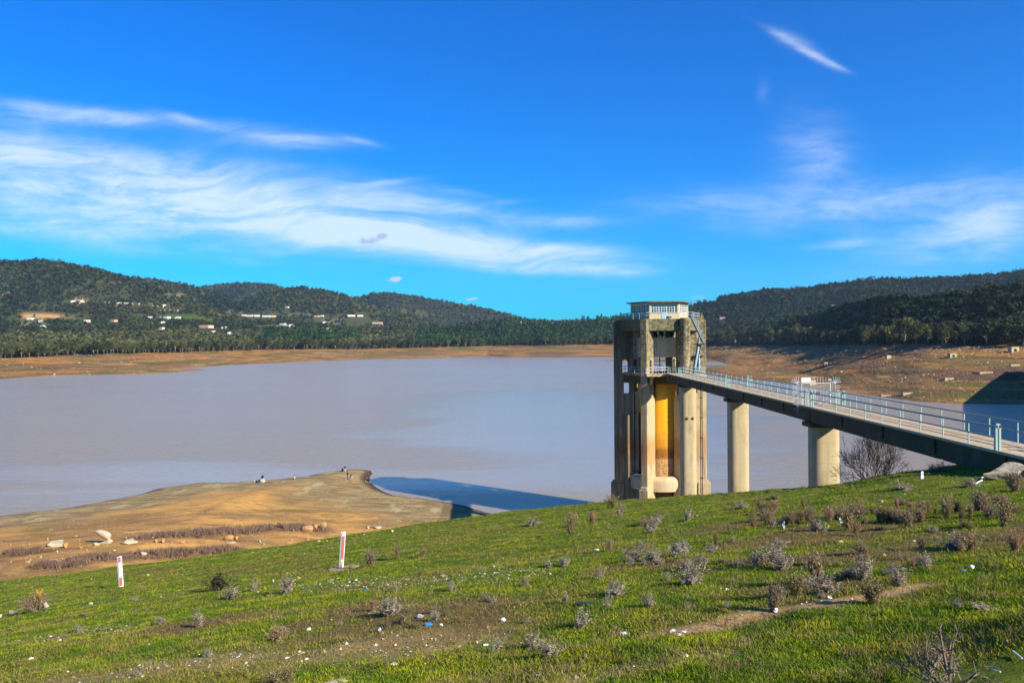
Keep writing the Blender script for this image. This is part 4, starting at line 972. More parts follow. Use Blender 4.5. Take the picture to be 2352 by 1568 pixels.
ci = np.clip(np.interp(S[:, 0] / S[:, 1], ax_, np.arange(len(XP))), 0, len(XP) - 1).astype(int)
ri = np.clip(np.interp(S[:, 1], RYs, np.arange(len(RYs))), 0, len(RYs) - 1).astype(int)
run = np.maximum.accumulate((FZ - EYE) / FYg, 0)
keep = (zt + 9 - EYE) / S[:, 1] > run[np.maximum(ri - 2, 0), ci] - .0003
pmv = pm[ri, ci].max(-1); keep &= RNG.random(len(S)) > pmv * 1.6
ypix = 784 - FP * (zt - EYE) / S[:, 1]
clear = fbm(S[:, 0] / 140, S[:, 1] / 220, 91)                       # clearings among the farms in the valley
valley = (colp < 1000) & (ypix > 715) & (ypix < 768)
keep &= ~(valley & (clear > .46) & (RNG.random(len(S)) < .8))
keep &= ~((clear > .62) & (RNG.random(len(S)) < .6))
for hx, hy, hw in HXY:
    keep &= ~((np.abs(S[:, 0] - hx * S[:, 1] / hy) < hw * .5 + 5) & (S[:, 1] < hy + 8) & (S[:, 1] > hy - 75))
S = S[keep]; zt = zt[keep]; colp = colp[keep]; ypix = ypix[keep]; N = len(S)
zone = fbm(S[:, 0] / 330, S[:, 1] / 400, 13) + .1 * RNG.normal(size=N)
pal = np.array([(.028, .042, .014), (.045, .058, .02), (.075, .08, .026), (.10, .10, .035), (.03, .062, .014), (.075, .055, .03)])
kind = np.where(zone < .45, 0, np.where(zone < .58, 1, 2)); kind = np.where(RNG.random(N) < .05, 5, kind)
low = (ypix > 762) & (colp < 960); kind = np.where(low & (RNG.random(N) < .75), np.where(RNG.random(N) < .5, 3, 2), kind)
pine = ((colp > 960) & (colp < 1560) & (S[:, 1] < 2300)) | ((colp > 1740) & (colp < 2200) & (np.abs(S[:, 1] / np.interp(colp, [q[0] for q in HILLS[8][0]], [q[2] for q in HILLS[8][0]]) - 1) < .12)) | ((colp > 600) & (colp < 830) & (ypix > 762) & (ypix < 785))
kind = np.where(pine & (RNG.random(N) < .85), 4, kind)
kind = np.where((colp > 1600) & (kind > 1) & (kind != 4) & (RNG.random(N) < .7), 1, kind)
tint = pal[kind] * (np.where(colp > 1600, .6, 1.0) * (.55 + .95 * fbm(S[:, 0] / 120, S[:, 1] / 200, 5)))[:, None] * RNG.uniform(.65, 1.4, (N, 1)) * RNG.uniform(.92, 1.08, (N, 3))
rad = S[:, 2] * np.clip(RNG.lognormal(-.45, .3, N), .35, 1.15) * np.where(kind == 3, 1.1, 1)
Vs, Cs = [], []
for lo_, hi_, nt, nv in ((0, 1150, 64, 6), (1150, 2100, 22, 8), (2100, 9999, 12, 8)):
    sel = np.where((S[:, 1] >= lo_) & (S[:, 1] < hi_))[0]
    for v in range(nv):
        idx = sel[v::nv]
        base = crown_soup(nt, 100 + v, 'round' if v % 3 else 'tall', .30 if nt > 60 else (.42 if nt > 20 else .55))
        if v % 3 == 0: base[..., 2] *= .75
        for flag in (False, True):
            ii = idx[(kind[idx] == 4) == flag]
            if not len(ii): continue
            b_ = crown_soup(nt, 200 + v, 'cone' if S[ii[0], 1] > 1150 and flag else 'pine', .42 if nt < 60 else .3) if flag else base
            th = RNG.uniform(0, 2 * pi, len(ii)); c_, s_ = np.cos(th), np.sin(th)
            P_ = np.empty((len(ii), nt, 3, 3), np.float32)
            P_[..., 0] = c_[:, None, None] * b_[None, ..., 0] - s_[:, None, None] * b_[None, ..., 1]
            P_[..., 1] = s_[:, None, None] * b_[None, ..., 0] + c_[:, None, None] * b_[None, ..., 1]
            P_[..., 2] = b_[None, ..., 2] * (1.15 if flag else 1.0)
            P_ *= rad[ii][:, None, None, None]
            P_[..., 0] += S[ii, 0][:, None, None]; P_[..., 1] += S[ii, 1][:, None, None]; P_[..., 2] += (zt[ii] - .1 + (2.2 if flag else .4))[:, None, None]
            Vs.append(P_.reshape(-1, 3)); Cs.append(np.repeat(tint[ii], nt * 3, 0))
Va = np.concatenate(Vs); Ca = np.concatenate(Cs)
print('forest trees', N, 'tris', len(Va) // 3)
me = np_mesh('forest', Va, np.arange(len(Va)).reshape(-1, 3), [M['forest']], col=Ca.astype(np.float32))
tag(link('forest', me), 'dense mixed woodland of oak, pine and eucalyptus covering the hills', 'forest', kind='stuff')

# --- front-row trees, one by one
def tree_meshes(kind, seed, tint):
    T = crown_soup(850, seed, kind, .105); r = np.random.default_rng(seed)
    Tc = np.repeat((np.array(tint)[None, :] * r.uniform(.6, 1.45, (850, 1))), 3, 0)
    T = T.reshape(-1, 3); T[:, 2] += .75 if kind != 'pine' else 1.0
    crown = np_mesh('crown', T, np.arange(len(T)).reshape(-1, 3), [M['forest']], col=Tc.astype(np.float32))
    mb = MB(); top = 2.2 if kind == 'tall' else 1.5
    mb.tube([(0, 0, -.2), (.03, 0, .5), (-.03, .02, 1.1), (0, 0, top)], [.075, .06, .045, .015], 6)
    for i in range(6):
        t = r.uniform(0, 2 * pi); z = r.uniform(.45, 1.2); mb.tube([(0, 0, z), (.3 * cos(t), .3 * sin(t), z + .35), (.55 * cos(t), .55 * sin(t), z + .65)], [.035, .022, .008], 5)
    me = bpy.data.meshes.new('trunk'); me.from_pydata(mb.v, [], mb.f); me.materials.append(M['bark']); me.update()
    return crown, me
TM = {'olive': [tree_meshes('tall', 31, (.10, .105, .035)), tree_meshes('round', 32, (.115, .11, .038)), tree_meshes('tall', 33, (.085, .09, .03))],
      'dark': [tree_meshes('round', 41, (.045, .058, .02)), tree_meshes('tall', 42, (.055, .065, .024)), tree_meshes('round', 43, (.038, .052, .018))],
      'pine': [tree_meshes('pine', 51, (.035, .06, .016))]}
def place_tree(kind, x, y, z, h, label, group, name):
    c, t_ = random.choice(TM[kind]); r = empty(name, (x, y, z - .3), random.uniform(0, 6.28))
    tall = c in [TM[k][i][0] for k in TM for i in range(len(TM[k])) if (k, i) in (('olive', 0), ('olive', 2), ('dark', 1))]
    s = h / (3.5 if tall else 2.3); r.scale = (s * random.uniform(.85, 1.15), s * random.uniform(.85, 1.15), s)
    tag(r, label, 'tree', group); link('trunk', t_, r); link('crown', c, r)
def tree_row(x0, x1, step, hmin, hmax, dY0, dY1, kinds, label, group, name):
    x = x0
    while x < x1:
        i = np.interp(x, XP, np.arange(len(XP))); Yb = np.interp(x, XP, YB) + random.uniform(dY0, dY1)
        X = Yb * np.interp(x, XP, ax_); z = float(far_z(np.array([X]), np.array([Yb]))[0])
        kd = random.choice(kinds); place_tree(kd, X, Yb, z, random.uniform(hmin, hmax), label[kd], group, name)
        x += step * random.uniform(.6, 1.4)
tree_row(-25, 560, 8.2, 11, 18, -6, 14, ['olive', 'olive', 'dark'], {'olive': 'olive green eucalyptus in the waterside row on the left far shore', 'dark': 'dark green bushy tree in the waterside row on the left far shore'}, 'trees along the left far shore', 'eucalyptus_tree')
tree_row(560, 960, 9.5, 14, 22, -10, 14, ['olive', 'dark', 'dark'], {'olive': 'greyish green tree standing on the distant shore below the middle hills', 'dark': 'dark tree standing on the distant shore below the middle hills'}, 'trees along the middle far shore', 'eucalyptus_tree')
tree_row(960, 1420, 11, 12, 20, -8, 16, ['dark', 'dark', 'olive'], {'olive': 'pale green tree at the wood edge left of the tower', 'dark': 'dark tree at the wood edge left of the tower'}, 'trees along the wood edge left of the tower', 'woodland_tree')
tree_row(1600, 1860, 10, 20, 31, -4, 40, ['olive', 'olive', 'dark'], {'olive': 'tall olive eucalyptus above the bare shore right of the tower', 'dark': 'dark rounded tree above the bare shore right of the tower'}, 'trees above the bare shore right of the tower', 'eucalyptus_tree')
tree_row(1860, 2380, 11, 11, 19, 0, 34, ['dark', 'dark', 'dark', 'olive'], {'olive': 'pale olive tree at the foot of the dark right hillside', 'dark': 'dark oak at the foot of the dark right hillside'}, 'trees at the foot of the right hillside', 'oak_tree')
for xp, yp, h, kd, lab in [(1675, 797, 38, 'olive', 'huge rounded eucalyptus, the broadest just right of the tower'), (2078, 796, 22, 'olive', 'tall pale eucalyptus in front of the dark pine plantation'), (2105, 796, 20, 'olive', 'pale eucalyptus just right of the tallest one below the pine plantation'),
                           (2215, 797, 17, 'olive', 'lone pale gum tree with white trunk above rocky bank'), (2172, 797, 14, 'olive', 'yellowish gum tree left of the white-trunked one'), (1985, 797, 14, 'olive', 'small pale round tree standing forward on the right bank'), (215, 821, 5, 'dark', 'small dark rounded bush alone before the left tree row'), (400, 810, 8, 'dark', 'low dark bushy tree standing forward of the left shore row')]:
    x, y, z = far_hit(xp, yp - 1.5, 420); place_tree(kd, x, y, z, h, lab, None, 'eucalyptus_tree' if kd == 'olive' else 'bushy_tree')

# ------------------------------------------------------------------ distant houses and hillside road walls
M['render_white'] = plain('white_render', (.72, .69, .62), .8, .15, .4, .1)
M['render_cream'] = plain('cream_render', (.6, .46, .3), .8, .2, .4, .1)
M['roof_red'] = plain('terracotta_roof', (.42, .14, .06), .85, .3, .8, .1)
M['roof_grey'] = plain('grey_flat_roof', (.4, .38, .34), .85, .2, .8, .1)
M['window_dark'] = plain('dark_window', (.03, .035, .04), .4, .3, 1, .5)
def house(x, y, z, w, d, h, label, group, wall='render_white', roof='roof_grey'):
    o = empty('house', (x, y, z - .5), random.uniform(-.5, .5)); tag(o, label, 'house', group)
    mb = MB(); mb.box(-w / 2, w / 2, -d / 2, d / 2, 0, h + .5); mb.build('wall', M[wall], o)
    mb = MB()
    if roof == 'roof_red':
        mb.add([(-w / 2 - .4, -d / 2 - .4, h + .51), (w / 2 + .4, -d / 2 - .4, h + .51), (w / 2 + .4, d / 2 + .4, h + .51), (-w / 2 - .4, d / 2 + .4, h + .51), (-w / 2 - .4, 0, h + 2.2), (w / 2 + .4, 0, h + 2.2)],
               [(0, 1, 5, 4), (2, 3, 4, 5), (0, 4, 3), (1, 2, 5), (0, 3, 2, 1)])
    else: mb.box(-w / 2 - .2, w / 2 + .2, -d / 2 - .2, d / 2 + .2, h + .51, h + .85)
    mb.build('roof', M[roof], o)
    n = max(2, int(w / 4))
    for i in range(n):
        if i == n // 2:
            mb = MB(); x0 = -w / 2 + w * (i + .5) / n; mb.box(x0 - .6, x0 + .6, -d / 2 - .06, -d / 2 - .01, .5, 2.7); mb.build('door', M['window_dark'], o)
        else:
            mb = MB(); x0 = -w / 2 + w * (i + .5) / n; mb.box(x0 - .7, x0 + .7, -d / 2 - .06, -d / 2 - .01, 1.6, 2.9); mb.build('window', M['window_dark'], o)
for xp, yp, w, k, lab in HOUSES:
    x, y, z = far_hit(xp, yp, 800 if xp < 1700 else 1500); house(x, y, z, w, w * .6 + 2, 4 + w * .06, lab, None, 'render_white' if k == 'w' else 'render_cream', 'roof_red' if k == 'r' else random.choice(['roof_grey', 'roof_red', 'roof_grey']))
rr = random.Random(12)
for i in range(34):
    xp = 1190 + 98 * rr.random(); yp = 741 + 6 * rr.random() * (1 - abs(xp - 1235) / 90); x, y, z = far_hit(xp, yp + 1.5, 2300)
    house(x, y, z, rr.uniform(12, 24), rr.uniform(10, 16), rr.uniform(6, 11), 'pale block house of the distant hilltop village', 'houses of the hilltop village', 'render_white' if rr.random() < .75 else 'render_cream', rr.choice(['roof_grey', 'roof_red']))
def road_wall(pp, h, label):
    P_ = [Vector(far_hit(*p, 1500)) for p in pp]; o = empty('road_wall', P_[0]); tag(o, label, 'retaining wall')
    mb = MB(); pc = MB()
    for a, b in zip(P_, P_[1:]):
        a = a - P_[0]; b = b - P_[0]; mb.hexa([(a.x, a.y, a.z - 6), (b.x, b.y, b.z - 6), (b.x, b.y + 7, b.z - 6), (a.x, a.y + 7, a.z - 6), (a.x, a.y, a.z + h), (b.x, b.y, b.z + h), (b.x, b.y + 7, b.z + h), (a.x, a.y + 7, a.z + h)])
        pc.beam(a + Vector((0, -.3, h + .5)), b + Vector((0, -.3, h + .5)), .4, 1.0)
    mb.build('wall', M['render_white'], o); pc.build('parapet', M['sign_white'], o)
road_wall([(161, 694), (190, 694), (210, 694)], 4, 'white roadside wall on the left hillside below the orange cut')
road_wall([(213, 695), (260, 697), (330, 700)], 2.5, 'long pale road wall crossing the left hillside')
road_wall([(340, 703), (362, 705)], 5, 'short pale viaduct wall in the middle of the left hillside'); road_wall([(374, 706), (389, 706)], 7, 'bright square road wall on the left hillside')
road_wall([(366, 714), (382, 714)], 3, 'lower short pale wall on the left hillside'); road_wall([(394, 716), (415, 716)], 4, 'pale wall right of the hillside road works'); road_wall([(1092, 747), (1140, 747)], 5, 'thin white wall on the plain below the village')
x, y, z = far_hit(888, 675, 2500)
o = empty('radio_mast', (x, y, z)); tag(o, 'thin radio mast on top of the farthest round hill', 'mast'); mb = MB(); mb.tube([(0, 0, 0), (0, 0, 22)], [.5, .2], 5); mb.build('pole', M['grey_rail'], o); mb = MB(); mb.box(-2, 2, -.3, .3, 17, 18); mb.build('antenna', M['grey_rail'], o)

# ------------------------------------------------------------------ rocks, concrete blocks on the shores
def rock_mesh(name, seed, mat, sub=3, rough=.35, flat=1.0):
    bm = bmesh.new(); bmesh.ops.create_icosphere(bm, subdivisions=sub, radius=1)
    r = np.random.default_rng(seed); N_ = r.normal(size=(9, 3)); N_ /= np.linalg.norm(N_, axis=1, keepdims=True); cut = r.uniform(.38, .8, 9)
    for v in bm.verts:
        p = np.array(v.co)
        for n_, c_ in zip(N_, cut):
            d = p @ n_
            if d > c_: p = p - n_ * (d - c_)
        f = 1 + rough * (float(fbm(np.array([p[0] * 2 + seed]), np.array([p[1] * 2 + p[2] * 1.7]), seed)[0]) - .5)
        v.co = Vector(p * f * np.array([1, 1, flat]))
    me = bpy.data.meshes.new(name); bm.to_mesh(me); bm.free(); me.materials.append(mat); return me
M['rock_pale'] = plain('pale_limestone', (.44, .37, .25), .9, .3, 2, .1, bump=.03)
M['rock_tan'] = plain('tan_rock', (.38, .215, .085), .9, .35, 2, .1, bump=.03)
M['rock_grey'] = plain('grey_rock', (.33, .29, .22), .9, .4, 2, .1, bump=.03)
RM = {k: [rock_mesh('rock', s, M['rock_' + k], 2) for s in (1, 2, 3)] for k in ('pale', 'tan', 'grey')}
def rock(kind, pos, sx, sy, sz, label, group=None, rz=None, me=None):
    o = link('rock', me or random.choice(RM[kind]), None, pos); o.scale = (sx, sy, sz); o.rotation_euler = (0, 0, random.uniform(0, 6) if rz is None else rz)
    return tag(o, label, 'rock', group)
def blockthing(xp, yp, w, h, d, label, hole=False, far=True):
    x, y, z = far_hit(xp, yp, 300); o = empty('concrete_block', (x, y, z), .15); tag(o, label, 'concrete block')
    mb = MB()
    outer = [(-w / 2, -.6), (w / 2, -.6), (w / 2, h), (-w / 2, h)]
    if hole: mb.plate([outer, [(-.2 * w, .1), (-.2 * w, .55 * h), (.0, .7 * h), (.2 * w, .55 * h), (.2 * w, .1)]], (0, 0, 0), (1, 0, 0), (0, 0, 1), (0, d, 0))
    else: mb.plate([outer], (0, 0, 0), (1, 0, 0), (0, 0, 1), (0, d, 0))
    mb.build('block', M['concrete'], o, bevel=.05); mb = MB(); mb.box(-w / 2 - .08, w / 2 + .08, -d / 2 - .08, d / 2 + .08, h + .003, h + .12); mb.build('coping', M['rock_grey'], o)
for a in [(1896, 838, 3.0, 2.2, 2, 'small white concrete box on the orange bank behind the bridge gate', True), (2040, 823, 3.2, 2.2, 2, 'square concrete box below the wood, left of the arched one', False), (2187, 820, 4.6, 2.3, 2.5, 'concrete box with dark arched hole below the gum trees', True),
          (2328, 808, 5.2, 3.0, 3, 'shaded grey concrete box at the far right under the wood', True), (1865, 884, 4.2, 3.2, 2, 'tan concrete block seen through the gate bars', False), (1905, 874, 2.4, 1.3, 1.2, 'low buff block just above the bridge rails', False), (2178, 873, 5.2, 1.3, 2, 'long pale concrete block low on the right shore', False),
          (2330, 840, 6, .7, 1.5, 'flat pale slab near the far right edge', False), (2258, 858, 8, 1.0, 5, 'broad flat concrete foundation slabs on the right shore', False), (2083, 905, 5.5, .8, 2, 'flat broken slab pair near the right waterline', False), (2033, 909, 5.5, .5, 2, 'thin flat slab lying left of the broken pair', False), (1932, 855, 1.3, 1.0, 1, 'small pale cube on the ochre flat', False)]:
    blockthing(*a[:5], a[5], a[6])
for i in range(36):
    xp = random.uniform(1640, 2340); yp = random.choice([random.uniform(797, 806), random.uniform(800, 900)]); x, y, z = far_hit(xp, yp, 300); s = random.uniform(.35, 1.1) * (1.6 if yp < 806 else 1)
    rock(random.choice(['tan', 'grey', 'tan']), (x, y, z), s, s, s * .6, 'weathered boulder on the bare right shore below the woods', 'boulders on the right shore')
RL = rock_mesh('rock', 8, M['rock_pale'], 3, .6); RT = rock_mesh('rock', 14, M['rock_tan'], 3, .5)
def nrock(xp, yp, wp, hp, kind, label, flat=None, me=None, group=None, rz=0):
    x, y, z = hit(xp, yp); s = wp / 2 / FP * y; h = hp / FP * y
    return rock(kind, (x, y, z + h * .25), s, s * .8, h * .75, label, group, rz, me)
nrock(126, 1254, 58, 16, 'pale', 'low pale limestone slab at the left on the orange shore', me=RL)
# the hooked white rock
x, y, z = hit(240, 1247); s = y / FP
o = empty('hooked_rock', (x, y, z)); tag(o, 'large white hook-shaped limestone rock on the orange shore', 'rock'); mb = MB()
mb.tube([(-22 * s, 0, 27 * s), (-14 * s, 0, 25.5 * s), (-4 * s, 0, 22 * s), (5 * s, 0, 18 * s), (12 * s, 0, 12 * s), (15 * s, 0, 6 * s), (10 * s, 0, 2 * s), (-4 * s, 0, -1 * s), (-22 * s, 0, -3 * s)], [2.5 * s, 6 * s, 8 * s, 9 * s, 9.5 * s, 9 * s, 6 * s, 4 * s, 1.5 * s], 12)
q = mb.build('boulder', M['rock_pale'], o, smooth=True); q.scale = (1, 1, 1); dm = q.modifiers.new('d', 'SUBSURF'); dm.levels = 1; dm.render_levels = 1
tx = bpy.data.textures.new('rockt', 'CLOUDS'); tx.noise_scale = .35; dd = q.modifiers.new('disp', 'DISPLACE'); dd.texture = tx; dd.strength = .15
nrock(296, 1248, 44, 12, 'pale', 'flat white rock just right of the hooked one', me=RL, rz=.3); nrock(222, 1252, 20, 8, 'pale', 'small white stone at the foot of the hooked rock')
nrock(125, 1290, 34, 8, 'pale', 'thin white slab low on the left shore', rz=.2); nrock(330, 1274, 20, 9, 'pale', 'white stone among the dry brush')
for a in [(705, 1219, 28, 17, 'tan', 'large tilted tan boulder above the red and white post'), (724, 1214, 18, 12, 'tan', 'tan boulder beside the tilted one'), (742, 1212, 16, 18, 'tan', 'upright tan boulder, rightmost of the trio'),
          (525, 1240, 22, 14, 'tan', 'tan boulder right of the brush strip'), (543, 1240, 14, 10, 'tan', 'small orange boulder beside the larger tan one'), (530, 1248, 22, 5, 'pale', 'flat pale slab below the tan boulders'), (358, 1246, 12, 9, 'tan', 'orange stone at right of the white rocks'), (374, 1246, 16, 11, 'tan', 'round orange stone right of the white rocks'),
          (418, 1248, 14, 8, 'tan', 'orange stone between the brush strips'), (150, 1258, 20, 13, 'tan', 'orange boulder under the left limestone slab'), (866, 1213, 32, 5, 'pale', 'thin flat slab at the end of the shore by the grass'), (845, 1214, 10, 6, 'pale', 'pale stone near the flat slab'), (900, 1222, 12, 7, 'pale', 'square pale stone at the grass edge'),
          (599, 1108, 19, 11, 'pale', 'large white boulder beside the standing man at the water'), (587, 1108, 12, 7, 'pale', 'left half of the white boulder pile at the water')]:
    nrock(*a[:5], a[5])
rr = random.Random(4)
for i in range(34):
    xp = 792 + 62 * rr.random(); yp = 1101 + 6 * rr.random(); nrock(xp, yp + (xp - 792) * .05, rr.uniform(2, 4), rr.uniform(1.5, 3), 'tan', 'small tan stone in the heap by the fishing people', group='stones in the heap on the spit')
for i in range(60):
    xp = rr.uniform(10, 760); yp = 1262 - xp * .045 + rr.uniform(-22, 34); s = rr.uniform(3, 8); nrock(xp, yp, s, s * .6, rr.choice(['tan', 'tan', 'pale']), 'stone scattered on the orange gravel shore', group='stones on the gravel shore')
# stones in the grass
GS = [(340, 1322, 9, 6, 'pale'), (0, 1418, 14, 10, 'pale'), (30, 1408, 26, 9, 'pale'), (208, 1388, 10, 7, 'pale'), (627, 1338, 8, 8, 'pale'), (608, 1352, 7, 6, 'tan'), (686, 1330, 14, 8, 'tan'), (1018, 1324, 26, 5, 'pale'), (840, 1350, 9, 5, 'tan'), (592, 1360, 10, 4, 'pale'),
      (1095, 1478, 10, 8, 'pale'), (1180, 1398, 8, 5, 'tan'), (1560, 1381, 6, 5, 'tan'), (1500, 1298, 6, 6, 'tan'), (1655, 1352, 8, 5, 'pale'), (2023, 1153, 18, 5, 'pale'), (1930, 1245, 14, 6, 'pale'), (2028, 1279, 14, 11, 'tan'), (1988, 1200, 9, 4, 'pale'), (2310, 1484, 20, 19, 'tan'),
      (800, 1598, 1, 1, 'tan'), (1340, 1520, 9, 5, 'pale'), (745, 1498, 9, 6, 'pale'), (1650, 1420, 6, 5, 'pale'), (880, 1470, 10, 5, 'pale'), (1425, 1460, 7, 4, 'pale'), (1097, 1512, 6, 5, 'tan'), (770, 1568, 60, 8, 'pale'), (1310, 1488, 8, 5, 'tan'), (1020, 1425, 7, 6, 'tan')]
for i, g in enumerate(GS):
    if g[2] > 1: nrock(*g, 'tan block of stone casting a shadow near the lower right corner' if i == 19 else ('pale' if g[4] == 'pale' else 'tan') + ' stone lying in the short grass', me=RT if i == 19 else None, group=None if i == 19 else ('pale' if g[4] == 'pale' else 'tan') + ' stones in the grass')
for i in range(60):
    xp = rr.uniform(10, 2340); yp = rr.uniform(1300 - .09 * max(0, xp - 900), 1560); s = rr.uniform(2, 5); k = rr.choice(['pale', 'tan', 'tan']); nrock(xp, yp, s, s * .65, k, k + ' stone lying in the short grass', group=k + ' stones in the grass')
# rubble strewn on the far shores, one mass
rx, ry, rz_ = [], [], []
for i in range(5200):
    xp = rr.uniform(1630, 2370) if i % 4 else rr.uniform(0, 1400); yp = (796 + abs(rr.gauss(0, 9)) if rr.random() < .5 else rr.uniform(798, 920)) if i % 4 else rr.uniform(800, 866)
    x, y, z = far_hit(xp, yp, 300)
    if .3 < z < 28 and y < 1700: rx.append(x); ry.append(y); rz_.append(z)
rx, ry, rz_ = map(np.array, (rx, ry, rz_)); n_ = len(rx)
rb = np.array([(1, 0, -.1), (-.3, .95, -.1), (-.8, -.5, -.1), (.1, .05, .75), (.35, -.8, -.1)]); rf = np.array([(0, 1, 3), (1, 2, 3), (2, 4, 3), (4, 0, 3)])
s_ = (RNG.gamma(2.0, .16, n_) + .12) * np.clip(ry / 500, .8, 1.8); th = RNG.uniform(0, 6.28, n_); P_ = np.empty((n_, 5, 3)); P_[..., 0] = np.cos(th)[:, None] * rb[:, 0] - np.sin(th)[:, None] * rb[:, 1]; P_[..., 1] = np.sin(th)[:, None] * rb[:, 0] + np.cos(th)[:, None] * rb[:, 1]; P_[..., 2] = rb[:, 2]
P_ *= (s_[:, None] * RNG.uniform(.7, 1.3, (n_, 5)))[..., None]; P_ += np.stack([rx, ry, rz_], 1)[:, None, :]
cl_ = np.array([(.36, .22, .09), (.27, .14, .055), (.2, .15, .09), (.42, .34, .22)])[RNG.choice(4, n_)] * RNG.uniform(.7, 1.2, (n_, 1))
n__ = NT('rubble_stone'); M['rubble'] = n__.fin(n__.attr('tint'), .9, .1)
me = np_mesh('rubble', P_.reshape(-1, 3), (rf[None] + 5 * np.arange(n_)[:, None, None]).reshape(-1, 3), [M['rubble']], col=np.repeat(cl_, 5, 0).astype(np.float32))
tag(link('rubble', me), 'broken ochre rubble strewn over the bare far shores', 'rubble', kind='stuff')
# slab of rock under the end of the bridge
x, y, z = hit(2300, 1092); me = rock_mesh('rock', 21, M['rock_grey'], 4, .8)
o = rock('grey', (20.3, 32.0, 24.0), 1.05, .6, .42, 'flat rough concrete boulder under the near end of the footbridge', me=me, rz=.1)

# pebbles as one mass
Pn = 26000; T_ = []
xs2 = RNG.uniform(-70, 45, Pn * 6); ys2 = RNG.uniform(9, 125, Pn * 6); 
ok = np.abs(xs2 / ys2) < .75; xs2 = xs2[ok]; ys2 = ys2[ok]
p_, g_, b_ = masks(xs2, ys2); Yr2 = np.interp(xs2 / ys2, RU, RY)
w_ = np.where(ys2 < Yr2, g_ * .9 + p_ * .25 + .010, .10 * (sdist(xs2, ys2, SHORE) > 14) + .02) * np.clip(22 / ys2, .25, 1.4)
ok = RNG.random(len(xs2)) < w_; xs2 = xs2[ok]; ys2 = ys2[ok]; ok = sdist(xs2, ys2, SHORE) > .5; xs2 = xs2[ok][:Pn]; ys2 = ys2[ok][:Pn]; n_ = len(xs2)
zs2 = ground_z(xs2, ys2); s_ = RNG.gamma(2.2, .007, n_) + .006 + .0005 * ys2
base = np.array([(1, 0, .1), (-.3, .95, 0), (-.8, -.5, .05), (.1, .05, .75), (.35, -.8, .1)]); fb = np.array([(0, 1, 3), (1, 2, 3), (2, 4, 3), (4, 0, 3)])
th = RNG.uniform(0, 6.28, n_); P_ = np.empty((n_, 5, 3)); P_[..., 0] = np.cos(th)[:, None] * base[:, 0] - np.sin(th)[:, None] * base[:, 1]; P_[..., 1] = np.sin(th)[:, None] * base[:, 0] + np.cos(th)[:, None] * base[:, 1]; P_[..., 2] = base[:, 2]
P_ *= (s_[:, None] * RNG.uniform(.7, 1.3, (n_, 5)))[..., None]; P_ += np.stack([xs2, ys2, zs2], 1)[:, None, :]
cl_ = np.array([(.62, .56, .45), (.7, .66, .58), (.5, .33, .16), (.38, .3, .22)])[RNG.choice(4, n_, p=[.35, .25, .25, .15])] * RNG.uniform(.8, 1.15, (n_, 1))
shore_ = ys2 > np.interp(xs2 / ys2, RU, RY); cl_[shore_] = np.array([(.6, .4, .18), (.42, .2, .07), (.62, .5, .3)])[RNG.choice(3, shore_.sum())] * RNG.uniform(.7, 1.1, (shore_.sum(), 1))
def tint_mat(name, rough=.85):
    n = NT(name); return n.fin(n.attr('tint'), rough, .15)
M['pebble'] = tint_mat('pebble_stone')
me = np_mesh('pebbles', P_.reshape(-1, 3), (fb[None] + 5 * np.arange(n_)[:, None, None]).reshape(-1, 3), [M['pebble']], col=np.repeat(cl_, 5, 0).astype(np.float32))
tag(link('pebbles', me), 'loose pale gravel scattered over the grass and the dry shore', 'gravel', kind='stuff')

# ------------------------------------------------------------------ grass
def blades(xs, ys, per, hmin, hmax, width, colf, lean=.5):
    n = len(xs); z = ground_z(xs, ys)
    k = n * per; X = np.repeat(xs, per) + RNG.normal(0, .07, k); Y = np.repeat(ys, per) + RNG.normal(0, .07, k); Z = np.repeat(z, per) - .01
    h = RNG.uniform(hmin, hmax, k) * np.repeat(RNG.uniform(.6, 1.4, n), per) ; th = RNG.uniform(0, 6.28, k); w = width * (1 + np.repeat(ys, per) * .02)
    lx = RNG.normal(0, lean, k) * h; ly = RNG.normal(0, lean, k) * h
    T = np.empty((k, 3, 3), np.float32)
    T[:, 0] = np.stack([X - np.cos(th) * w, Y - np.sin(th) * w, Z], 1); T[:, 1] = np.stack([X + np.cos(th) * w, Y + np.sin(th) * w, Z], 1); T[:, 2] = np.stack([X + lx, Y + ly, Z + h], 1)
    c = np.repeat(colf(xs, ys), per, 0) * RNG.uniform(.75, 1.3, (k, 1))
    return T.reshape(-1, 3), np.repeat(c, 3, 0)
NG = 150000
Yg = 1 / RNG.uniform(1 / 66, 1 / 9.5, NG * 2); Yg = np.where(RNG.random(NG * 2) < .45, RNG.uniform(20, 70, NG * 2), Yg); ug = RNG.uniform(-.74, .74, NG * 2); Xg = ug * Yg
p_, g_, b_ = masks(Xg, Yg); ok = (Yg < np.interp(ug, RU, RY) + 3) & (RNG.random(NG * 2) > p_ * .97) & (RNG.random(NG * 2) > g_ * .35) & (RNG.random(NG * 2) > b_ * .5)
Xg = Xg[ok][:NG]; Yg = Yg[ok][:NG]
def gcol(x, y):
    a = fbm(x * .35, y * .5, 71, 4); b = fbm(x * 1.5, y * 2, 73, 3); _, _, br_ = masks(x, y)
    c1_ = np.array((.125, .215, .006)); c2_ = np.array((.28, .31, .01)); c3_ = np.array((.30, .24, .05)); c4_ = np.array((.24, .155, .08))
    t = sstep(.35, .65, b)[:, None]; c = c1_ * (1 - t) + c2_ * t; t = (sstep(.52, .68, a) * .75)[:, None]; c = c * (1 - t) + c3_ * t
    t = (br_ * .85)[:, None]; c = c * (1 - t) + c4_ * t
    dry = RNG.random(len(x)) < .1; c[dry] = (.2, .16, .07); return c
T1, C1 = blades(Xg, Yg, 6, .018, .06, .0065, gcol, .6)
kk = RNG.random(len(Xg)) < .085; kk &= fbm(Xg * 1.2, Yg * 1.2, 301) > .45
